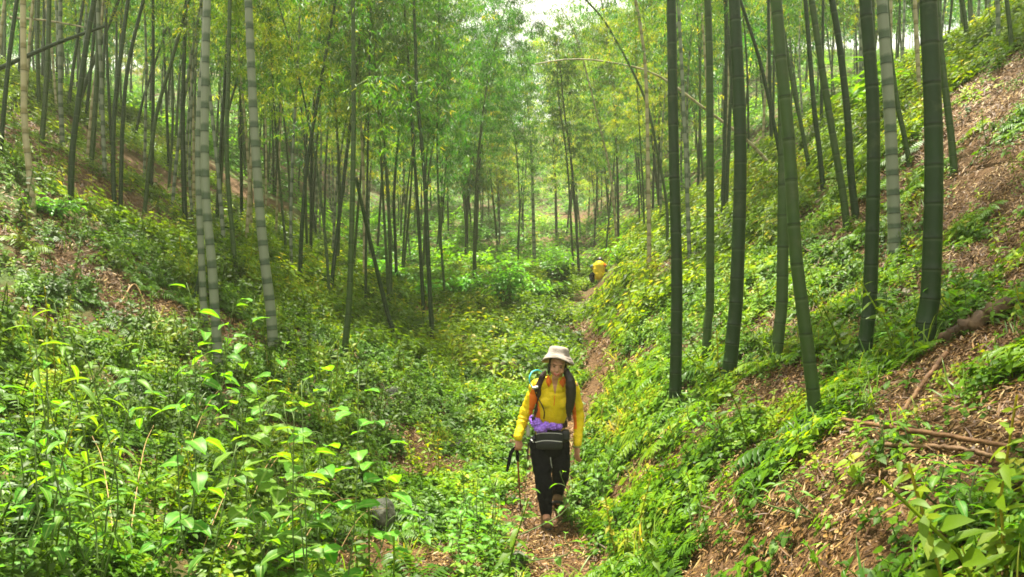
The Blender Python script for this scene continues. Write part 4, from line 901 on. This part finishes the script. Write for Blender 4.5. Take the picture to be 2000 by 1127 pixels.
def build_hiker():
    b = hit(1068, 1028); Y = b[1]
    def J(px, py, dy=0.0): return np.array(px3(px, py, Y + dy)) - b
    root = empty('person', tuple(b), 'hiker in yellow jersey and bucket hat walking down the footpath toward the viewer', 'person')
    sL, eL, wL = J(1046, 752, -.06), J(1026, 808, -.0), J(1012, 857, -.10)
    sR, eR, wR = J(1120, 753, -.06), J(1130, 812, .02), J(1128, 869, -.06)
    hipc = J(1073, 862, .06); HC = J(1089, 714, -.17)
    Rh = np.array(Euler((math.radians(8), math.radians(7), math.radians(-3))).to_matrix()); Rt = np.array(Euler((math.radians(-5), math.radians(8), 0)).to_matrix())
    # body, one skin from head to feet
    g = Geo(); head_geo(g, HC, Rh)
    limb([J(1087, 765, -.03), J(1088, 740, -.08), HC + Rh @ np.array((0, .02, -.03))], [.055, .050, .05], g)
    limb([J(1073, 850, .05), J(1074, 825, .03), J(1081, 785, -.02), J(1084, 757, -.04)], [.11, .105, .12, .085], g, .70)
    limb([sL + (.02, .02, 0), sR + (-.02, .02, 0)], [.040, .040], g)
    limb([sL, eL, wL], [.045, .036, .024], g); limb([sR, eR, wR], [.045, .036, .024], g)
    kL, aL = J(1061, 935, -.04), J(1067, 1003, .02); kR, aR = J(1095, 922, .10), J(1089, 964, .42)
    limb([J(1056, 866, .05), kL, aL], [.078, .052, .036], g); limb([J(1091, 866, .07), kR, aR], [.078, .052, .036], g)
    limb([aL, aL + (-.002, -.14, -.07)], [.036, .03], g); limb([aR, aR + (0, -.12, -.05)], [.036, .03], g)
    Rl = np.array(Euler((math.radians(-12), math.radians(4), math.radians(28))).to_matrix()); hand(g, wL + (0, -.0, -.005), Rl, .95, 1, .95, True)
    Rr = np.array(Euler((math.radians(-8), math.radians(-3), math.radians(-55))).to_matrix()); hand(g, wR + (0, 0, -.012), Rr, .32, -1, .98)
    sub('body', blend_mesh('body', g, .0042, 3, F['skin']), root)
    # face details
    def H(x, y, z): return HC + Rh @ np.array((x, y, z))
    for sx in (-1, 1):
        q = Geo(); V, T = ell((0, 0, 0), (.0135, .006, .0052), sub=12); q.add(xf(V, Rh, H(sx * .029, -.0795, .004)), T); sub('eye', geo_mesh('eye', q, F['eye']), root)
        q = Geo(); V, T = tube_geo([H(sx * .014, -.087, .018), H(sx * .03, -.086, .023), H(sx * .045, -.074, .018)], [.0022, .003, .0018], 6); q.add(V, T); sub('eyebrow', geo_mesh('eyebrow', q, F['hair']), root)
    q = Geo(); V, T = tube_geo(smooth_curve([H(-.027, -.079, -.050), H(-.012, -.0935, -.0585), H(.012, -.0935, -.0585), H(.027, -.079, -.050)], 12), .0048, 8); q.add(V, T)
    V, T = tube_geo(smooth_curve([H(-.025, -.079, -.052), H(-.010, -.090, -.069), H(.010, -.090, -.069), H(.025, -.079, -.052)], 12), .0048, 8); q.add(V, T); sub('lips', geo_mesh('lips', q, F['lip']), root)
    q = Geo(); V, T = tube_geo(smooth_curve([H(-.019, -.086, -.0555), H(0, -.0965, -.0625), H(.019, -.086, -.0555)], 9), .0034, 8, True, .6); q.add(V, T); sub('teeth', geo_mesh('teeth', q, F['tooth']), root)
    # hair: a cap under the hat and a long lock over the shoulder
    g = Geo(); V, T = ell((0, .028, .03), (.083, .092, .092)); g.add(xf(V, Rh, HC), T)
    for dx in (-.072, .072): V, T = ell((dx, .005, -.03), (.014, .035, .06)); g.add(xf(V, Rh, HC), T)
    limb([H(.072, .01, -.03), J(1113, 742, -.19), J(1115, 775, -.185), J(1112, 800, -.175), J(1110, 816, -.165)], [.03, .042, .048, .034, .010], g, .6, folds=.07, seed=3)
    hm = blend_mesh('hair', g, .006, 2, F['hair']); sub('hair', hm, root)
    # bucket hat
    pr = [(.0, .150), (.02, .150), (.045, .149), (.074, .143), (.085, .132), (.089, .118), (.094, .098), (.098, .078), (.103, .074), (.124, .056), (.143, .036), (.150, .026), (.148, .022), (.141, .031), (.122, .050), (.099, .068), (.092, .085), (.086, .115), (.076, .132), (.02, .14), (.0, .14)]
    def hz(r_, t, z_): o_ = max(0, (r_ - .098) / .052); return z_ + o_ * (.007 * math.sin(2 * t + .6) + .004 * math.sin(3 * t + 2) + .022 * max(0, -math.sin(t)) ** 1.5 - .030 * abs(math.cos(t)) ** 1.5 - .02 * max(0, math.sin(t)))
    ns = 48; a = np.linspace(0, 2 * math.pi, ns, endpoint=False); V = []
    for r_, z_ in pr:
        for t in a:
            dent = .004 * math.sin(5 * t + z_ * 40)
            V.append(((r_ + dent * (r_ > .05)) * math.cos(t), (r_ * 1.08 + dent * (r_ > .05)) * math.sin(t), hz(r_, t, z_)))
    g = Geo(); g.add(xf(np.array(V) + (0, .012, .005), Rt, HC + np.array((0, 0, .018))), quad_grid_tris(len(pr), ns, True)); hat = sub('hat', geo_mesh('hat', g, F['hat']), root)
    q = Geo()
    for r_, z_ in ((.1015, .076), (.124, .0575), (.140, .040)):
        P = np.array([(r_ * math.cos(t), r_ * 1.08 * math.sin(t) + .012, hz(r_, t, z_) + .001) for t in np.linspace(0, 2 * math.pi, 49)])
        V, T = tube_geo(xf(P, Rt, HC + np.array((0, 0, .020))), .0016, 5, False); q.add(V, T)
    sub('stitching', geo_mesh('stitching', q, F['boot']), hat)
    # jersey
    g = Geo()
    limb([J(1073, 846, .045), J(1074, 826, .03), J(1080, 790, -.01), J(1083, 768, -.03), J(1085, 756, -.04)], [.135, .132, .152, .150, .11], g, .76, folds=.02, seed=1)
    V, T = ell(J(1066, 786, -.10), (.060, .036, .055)); g.add(V, T); V, T = ell(J(1100, 787, -.10), (.060, .036, .055)); g.add(V, T)
    limb([sL + (.04, 0, .012), J(1084, 747, -.05), sR + (-.04, 0, .012)], [.054, .068, .054], g)
    limb([sL + (.015, 0, 0), eL, wL + (0, 0, .018)], [.062, .055, .040], g, folds=.07, seed=4); limb([sR - (.015, 0, 0), eR, wR + (0, 0, .018)], [.062, .053, .039], g, folds=.06, seed=5)
    limb([J(1086, 752, -.06), J(1087, 738, -.095)], [.072, .060], g)
    me = blend_mesh('jersey', g, .005, 3, [F['yellow'], F['orange'], F['skin']])
    n = len(me.polygons); C = np.empty(n * 3, np.float32); me.polygons.foreach_get('center', C); C = C.reshape(-1, 3) + b
    px = 1000 + FPX * C[:, 0] / C[:, 1]; py = 563.5 - FPX * C[:, 2] / C[:, 1]
    mi = np.zeros(n, np.int32); l0 = np.interp(py, [752, 770, 800, 835], [1042, 1034, 1033, 1037]); l1 = np.interp(py, [752, 770, 800, 835], [1044, 1048, 1055, 1056])
    r0 = np.interp(py, [765, 800, 835], [1117, 1112, 1106]); r1 = np.interp(py, [765, 800, 835], [1121, 1125, 1127])
    mi[((px > l0) & (px < l1) | (px > r0) & (px < r1)) & (py > 752) & (py < 838)] = 1
    v_ = np.clip((772 - py) / 30, 0, 1) * 6.0; mi[(np.abs(px - 1084) < v_) & (C[:, 1] < Y - .04) & (py > 735)] = 2
    me.polygons.foreach_set('material_index', mi); jersey = sub('jersey', me, root)
    # trousers
    g = Geo()
    limb([J(1073, 840, .05), J(1073, 866, .06)], [.135, .152], g, .76)
    limb([J(1055, 868, .05), kL, aL + (0, 0, .02)], [.100, .080, .060], g, folds=.045, seed=6); limb([J(1092, 868, .07), kR, aR + (0, 0, .02)], [.102, .084, .062], g, folds=.045, seed=7)
    tm = blend_mesh('trousers', g, .006, 2, F['black']); tro = sub('trousers', tm, root)
    bv = [BVHTree.FromPolygons([v.co for v in m_.vertices], [p_.vertices for p_ in m_.polygons]) for m_ in (me, tm)]
    def surf(px, py, off=.006):
        o = Vector(-b); d = Vector(px3(px, py, 1.0)).normalized(); best = None
        for t in bv:
            h_ = t.ray_cast(o, d)
            if h_[0] is not None and (best is None or h_[3] < best): best = h_[3]
        return np.array(o + d * ((best if best else Y - .05) - off))
    def band(name, pts, w, th, mat, par, off=.006, n=30):
        P = smooth_curve([surf(x, y, off) for x, y in pts], n); q = Geo(); V, T = tube_geo(P, np.full(n, w / 2), 10, True, th / w); q.add(V, T); return sub(name, geo_mesh(name, q, mat), par)
    band('zip', [(1083, 773), (1083, 782), (1082, 792)], .007, .005, F['orange'], jersey, .003)
    for xs in ([(1070, 731), (1066, 745), (1071, 757), (1074, 753), (1078, 745)], [(1103, 733), (1106, 745), (1100, 758), (1096, 753), (1092, 746)]):
        P = np.array([surf(x, y, .010) for x, y in xs]); c = P.mean(0); V = np.concatenate([P, P + (0, .012, 0), [c - (0, .004, 0)]]); k = len(P); T = []
        for i in range(k): j = (i + 1) % k; T += [(i, j, 2 * k), (i, i + k, j + k), (i, j + k, j)]
        sub('collar', tri_mesh('collar', V, T, None, F['orange']), jersey)
    band('piping', [(1075, 893), (1076, 903), (1078, 914)], .008, .004, F['grey'], tro, .002, 8)
    # boots
    for an, yaw, pit in ((aL, .05, 0), (aR, -.08, -.38)):
        R = np.array(Euler((pit, 0, yaw)).to_matrix()); g = Geo(); bo = an + np.array((0, 0, -.105))
        for P, r_ in (([(0, .045, .10), (0, .03, .05)], [.052, .050]), ([(0, .04, .045), (0, -.06, .05), (0, -.135, .038)], [.046, .047, .043])):
            c = smooth_curve(P, 12); V, T = tube_geo(c, np.interp(np.linspace(0, 1, 12), np.linspace(0, 1, len(r_)), r_), 14); g.add(xf(V, R, bo), T)
            for e, rr in ((c[0], r_[0]), (c[-1], r_[-1])): V, T = ell(e, (rr, rr, rr * .9), sub=14); g.add(xf(V, R, bo), T)
        bt = sub('boot', blend_mesh('boot', g, .005, 2, F['boot']), root)
        g = Geo()
        for z_, s_ in ((0.0, 1.0), (.018, 1.03)): pass
        t = np.linspace(0, 2 * math.pi, 32, endpoint=False); o_ = np.stack([.050 * np.cos(t) * (1 - .12 * np.sin(t)), -.05 + .135 * np.sin(t), 0 * t], -1)
        V = np.concatenate([o_, o_ + (0, 0, .026), [[0, -.05, 0]], [[0, -.05, .026]]]); k = np.arange(32); k2 = (k + 1) % 32
        T = np.concatenate([np.stack([k, k2, k2 + 32], -1), np.stack([k, k2 + 32, k + 32], -1), np.stack([k2, k, np.full(32, 64)], -1), np.stack([k + 32, k2 + 32, np.full(32, 65)], -1)])
        g.add(xf(V, R, bo + (0, 0, -.012)), T); sub('sole', geo_mesh('sole', g, F['sole'], False), bt)
        g = Geo()
        for i in range(4):
            z_ = .088 - .004 * i; y_ = -.035 - i * .026; V, T = tube_geo([(-.024, y_, z_ - .005), (0, y_ - .005, z_ + .004), (.024, y_, z_ - .005)], .003, 6); g.add(xf(V, R, bo), T)
        sub('laces', geo_mesh('laces', g, F['grey']), bt)
    t = np.linspace(0, 2 * math.pi, 25); q = Geo(); V, T = tube_geo(np.stack([.030 * np.cos(t), .030 * np.sin(t), 0 * t], -1) + wR + (0, 0, -.014), .006, 8, False); q.add(V, T); sub('bracelet', geo_mesh('bracelet', q, F['olive']), root)
    # backpack
    bp = empty('backpack', tuple(b + J(1083, 800, .12)), 'dark backpack with brown black straps and a teal hose on the hiker', 'backpack'); off = -J(1083, 800, .12)
    def bsub(name, g_or, mat, par, smooth=True): 
        V, T, _ = g_or.arrays(); return link(bpy.data.objects.new(name, tri_mesh(name, V + off, T, None, mat, smooth)), par)
    g = Geo(); limb([J(1078, 830, .20), J(1081, 790, .17), J(1083, 755, .13)], [.13, .145, .11], g, .62)
    mm = blend_mesh('pack_body', g, .008, 3, F['pack']); mm.transform(Matrix.Translation(off)); sub('pack_body', mm, bp)
    g = Geo(); P = smooth_curve([J(1066, 728, .02)] + [surf(x, y, .010) for x, y in [(1061, 733), (1055, 745), (1051, 758), (1052, 775), (1049, 795), (1043, 812), (1041, 822)]], 36)
    V, T = tube_geo(P, np.interp(np.linspace(0, 1, 36), [0, .5, .6, 1], [.027, .026, .016, .013]), 10, True, .28); g.add(V, T); bsub('strap', g, F['strap'], bp)
    g = Geo(); P = smooth_curve([J(1107, 730, .02)] + [surf(x, y, .010) for x, y in [(1113, 735), (1118, 745), (1120, 760), (1119, 780), (1114, 800), (1112, 822)]], 36)
    V, T = tube_geo(P, np.interp(np.linspace(0, 1, 36), [0, .5, .6, 1], [.027, .026, .016, .013]), 10, True, .28); g.add(V, T); bsub('strap', g, F['strap'], bp)
    g = Geo(); V, T = tube_geo(smooth_curve([J(1058, 727, .06), J(1050, 723, -.02), J(1039, 727, -.08), surf(1034, 740, .014), surf(1037, 752, .014), surf(1044, 760, .018)], 24), .0065, 8); g.add(V, T); bsub('hose', g, F['teal'], bp)
    g = Geo(); V, T = tube_geo(smooth_curve([surf(1044, 760, .020), surf(1049, 775, .018), surf(1058, 790, .014), surf(1063, 805, .012), surf(1062, 818, .014)], 24), .005, 8); g.add(V, T); bsub('hose_sleeve', g, F['strap'], bp)
    g = Geo(); V, T = tube_geo([surf(1040, 758, .026), surf(1051, 756, .026)], .013, 4, True, .5); g.add(V, T); bsub('clip', g, F['grey'], bp, False)
    # waist pack with belt
    wp = empty('waist_pack', tuple(b + J(1078, 860, -.1)), 'black zipped waist pack buckled in front of the hiker', 'waist pack'); off = -J(1078, 860, -.1)
    def rbox(g, c, sz, k=6., R=None):
        V, T = ell((0, 0, 0), (1, 1, 1), sub=28); V = np.sign(V) * np.abs(V) ** (2 / k); V = V / np.maximum(1e-6, (np.abs(V) ** k).sum(1)[:, None] ** (1 / k)); V = V * np.array(sz)
        g.add((V if R is None else V @ np.array(R).T) + c, T)
    yb = surf(1078, 858, 0)[1]
    def W(px, py, dy): return J(px, py, yb + dy)
    g = Geo(); rbox(g, W(1078, 853, -.035), (.142, .052, .050)); bd = bsub('main_pocket', g, F['pack'], wp)
    g = Geo(); rbox(g, W(1073, 869, -.072), (.118, .036, .040), 4); bsub('front_pocket', g, F['pack'], wp)
    g = Geo(); rbox(g, W(1105, 850, -.05), (.036, .05, .052), 4); bsub('side_pocket', g, F['pack'], wp)
    g = Geo(); V, T = tube_geo(smooth_curve([W(1045, 864, -.095), W(1060, 861, -.117), W(1078, 861, -.118), W(1098, 863, -.105)], 20), .0035, 6); g.add(V, T); bsub('zipper', g, F['grey'], wp)
    g = Geo(); V, T = tube_geo(smooth_curve([W(1047, 848, -.078), W(1060, 846, -.093), W(1085, 846, -.094), W(1098, 848, -.085)], 20), .0025, 6); g.add(V, T); bsub('zipper', g, F['grey'], wp)
    g = Geo(); V, T = tube_geo([W(1037, 858, -.08), W(1042, 864, -.10)], .005, 6); g.add(V, T); bsub('zip_pull', g, F['grey'], wp)
    t = np.linspace(0, 2 * math.pi, 37); cen = J(1075, 828, .03); g = Geo(); V, T = tube_geo(np.stack([.152 * np.cos(t), .122 * np.sin(t), -.012 * np.sin(t) * 0 + .008 * np.cos(t)], -1) + cen, .020, 10, False, .35, ref=(0, 0, 1)); 
    P = np.stack([.150 * np.cos(t), .120 * np.sin(t), .0 * t], -1) + cen; V = []
    for dz, k_ in ((-.02, 1.0), (.02, 1.0), (.02, 1.05), (-.02, 1.05)): V.append((P - cen) * k_ + cen + (0, 0, dz))
    V = np.stack(V, 1).reshape(-1, 3); g.add(V, quad_grid_tris(37, 4, True)); bsub('belt', g, F['strap'], wp)
    g = Geo(); V, T = tube_geo([J(1032, 866, -.02), J(1031, 885, -.02), J(1031, 900, -.02)], .007, 6, True, .4); g.add(V, T); bsub('dangling_strap', g, F['strap'], wp)
    # grey pouch at the hip
    g = Geo(); rbox(g, np.zeros(3), (.018, .022, .052), 4); V, T, _ = g.arrays(); o = link(bpy.data.objects.new('pouch', tri_mesh('pouch', V, T, None, F['grey'], True))); o.location = tuple(b + J(1031, 841, -.01)); tag(o, 'small grey pouch hanging at the hip beside the purple bag', 'pouch')
    # purple plastic bag
    g = Geo()
    for px_, py_, dy, r_ in ((1047, 826, -.05, (.055, .045, .045)), (1056, 838, -.07, (.062, .04, .035)), (1066, 832, -.06, (.05, .04, .036)), (1080, 833, -.05, (.052, .038, .034)), (1092, 834, -.035, (.035, .035, .03)), (1040, 818, -.03, (.03, .03, .035))):
        V, T = ell(W(px_, py_, dy), r_); g.add(V, T)
    pm = blend_mesh('plastic_bag', g, .0045, 2, F['purple']); n = len(pm.vertices); C = np.empty(n * 3, np.float32); pm.vertices.foreach_get('co', C); C = C.reshape(-1, 3); N = np.empty(n * 3, np.float32); pm.vertices.foreach_get('normal', N); N = N.reshape(-1, 3)
    r_ = np.random.default_rng(4); d = 0
    for _ in range(14): k = r_.normal(0, 1, 3) * 75; d = d + np.abs(np.sin(C @ k + r_.uniform(0, 6)))
    C = C + N * ((d / 14 - .64) * .045)[:, None]; o0 = W(1060, 833, -.05); pm.vertices.foreach_set('co', (C - o0).astype(np.float32).ravel()); pm.update()
    o = link(bpy.data.objects.new('plastic_bag', pm)); o.location = tuple(b + o0); tag(o, 'crumpled purple plastic bag tucked on top of the waist pack', 'plastic bag')
    # trekking pole in her right hand
    gp = wL + Rl @ np.array((0, .028, -.085)); tipg = hit(1017, 992); tip = tipg - b + (0, 0, -.01); dr = (gp - tip) / np.linalg.norm(gp - tip)
    tp = empty('trekking_pole', tuple(tipg), 'trekking pole with black grip held in the hand at the left', 'trekking pole'); off = -(tipg - b)
    g = Geo(); V, T = tube_geo([gp + dr * .045, gp + dr * .035, gp, gp - dr * .06, gp - dr * .13, gp - dr * .14], [.012, .019, .016, .0155, .017, .012], 12); g.add(V, T); bsub('grip', g, F['black'], tp)
    g = Geo(); V, T = tube_geo([gp - dr * .13, gp - dr * .35, tip + dr * .03], [.0085, .0080, .0065], 10); g.add(V, T); V, T = tube_geo([gp - dr * .36, gp - dr * .40], .011, 10); g.add(V, T); bsub('shaft', g, F['shaft'], tp)
    g = Geo(); V, T = tube_geo([tip + dr * .05, tip + dr * .02, tip - dr * .02], [.010, .008, .003], 8); g.add(V, T); bsub('tip', g, F['sole'], tp)
    g = Geo(); V, T = tube_geo(smooth_curve([gp + dr * .03, J(999, 880, -.12), J(994, 895, -.12), J(990, 921, -.12), J(995, 905, -.12), J(1000, 884, -.12), gp + dr * .02], 30), .010, 8, True, .3); g.add(V, T); bsub('wrist_strap', g, F['black'], tp)
build_hiker()

def build_far_person():
    b = hit(1168, 553); Y = b[1]
    def J(px, py, dy=0.0): return np.array(px3(px, py, Y + dy)) - b
    root = empty('person', tuple(b), 'far hiker in a yellow shirt crouching with back turned among the herbs up the trail', 'person')
    m = Y / FPX; hd = J(1172, 511, .10); g = Geo(); V, T = ell(hd, (.085, .10, .115)); g.add(V, T); limb([J(1171, 520, .02), hd], [.06, .055], g)
    limb([J(1170, 536), J(1170, 527), J(1171, 521, .02)], [.14, .13, .13], g, .75)
    for px_ in ([(1162, 520), (1155, 521), (1160, 526)], [(1180, 519), (1182, 526), (1187, 532)]):
        a, e, w = [J(x, y, d) for (x, y), d in zip(px_, (.02, .1, .22))]; limb([a, e, w], [.05, .04, .03], g)
        R = np.array(Euler((.9, 0, 0)).to_matrix()); hand(g, w, R, .4, 1)
    for sx in (-1, 1):
        h_ = J(1170, 537) + (sx * .09, 0, 0); k = h_ + (sx * .08, .36, -.02); f = k + (0, -.22, 0); f[2] = .06; limb([h_, k], [.085, .065], g); limb([k, f], [.06, .045], g); limb([f, f + (0, .15, -.02)], [.045, .035], g)
    sub('body', blend_mesh('body', g, .012, 2, F['skin']), root)
    g = Geo(); V, T = ell(hd + (0, -.01, .015), (.096, .108, .118)); g.add(V, T); sub('hair', geo_mesh('hair', g, F['hair']), root)
    g = Geo(); limb([J(1170, 537), J(1170, 528), J(1171, 520, .02)], [.17, .17, .16], g, .8, folds=.02); limb([J(1163, 519, .02), J(1159, 521, .06)], [.07, .065], g); limb([J(1178, 518, .02), J(1182, 520, .06)], [.07, .065], g)
    me = blend_mesh('shirt', g, .014, 2, [F['yellow'], F['orange']]); n = len(me.polygons); C = np.empty(n * 3, np.float32); me.polygons.foreach_get('center', C); C = C.reshape(-1, 3) + b; px = 1000 + FPX * C[:, 0] / C[:, 1]; py = 563.5 - FPX * C[:, 2] / C[:, 1]
    me.polygons.foreach_set('material_index', ((px > 1179) & (py > 513) & (py < 521)).astype(np.int32)); sub('shirt', me, root)
    for px_ in ([(1160, 520), (1155, 521), (1160, 526)], [(1182, 520), (1183, 526), (1187, 532)]):
        a, e, w = [J(x, y, d) for (x, y), d in zip(px_, (.04, .1, .2))]; g = Geo(); limb([a, e, w], [.06, .05, .04], g); sub('sleeve', blend_mesh('sleeve', g, .012, 1, F['sleeve']), root)
    g = Geo()
    for sx in (-1, 1):
        h_ = J(1170, 537) + (sx * .09, 0, 0); k = h_ + (sx * .08, .36, -.02); f = k + (0, -.22, 0); f[2] = .08; limb([h_, k, f], [.11, .08, .07], g)
    sub('trousers', blend_mesh('trousers', g, .014, 1, F['black']), root)
build_far_person()

# ------------------------------------------------------------------ air
def haze():
    m = bpy.data.materials.new('pale air'); m.use_nodes = True; nt = m.node_tree; nt.nodes.clear()
    out = nt.nodes.new('ShaderNodeOutputMaterial'); v = nt.nodes.new('ShaderNodeVolumePrincipled')
    v.inputs['Color'].default_value = (0.92, 0.97, 0.68, 1); v.inputs['Density'].default_value = 0.0014; v.inputs['Anisotropy'].default_value = 0.35
    nt.links.new(v.outputs[0], out.inputs['Volume'])
    import bmesh
    bm = bmesh.new(); bmesh.ops.create_cube(bm, size=1.0); me = bpy.data.meshes.new('haze'); bm.to_mesh(me); bm.free(); me.materials.append(m)
    o = link(bpy.data.objects.new('haze', me)); o.scale = (420, 400, 64); o.location = (0, 165, 28.6); tag(o, 'thin pale mist filling the bamboo valley', 'haze', kind='stuff')
haze()
#@@REST
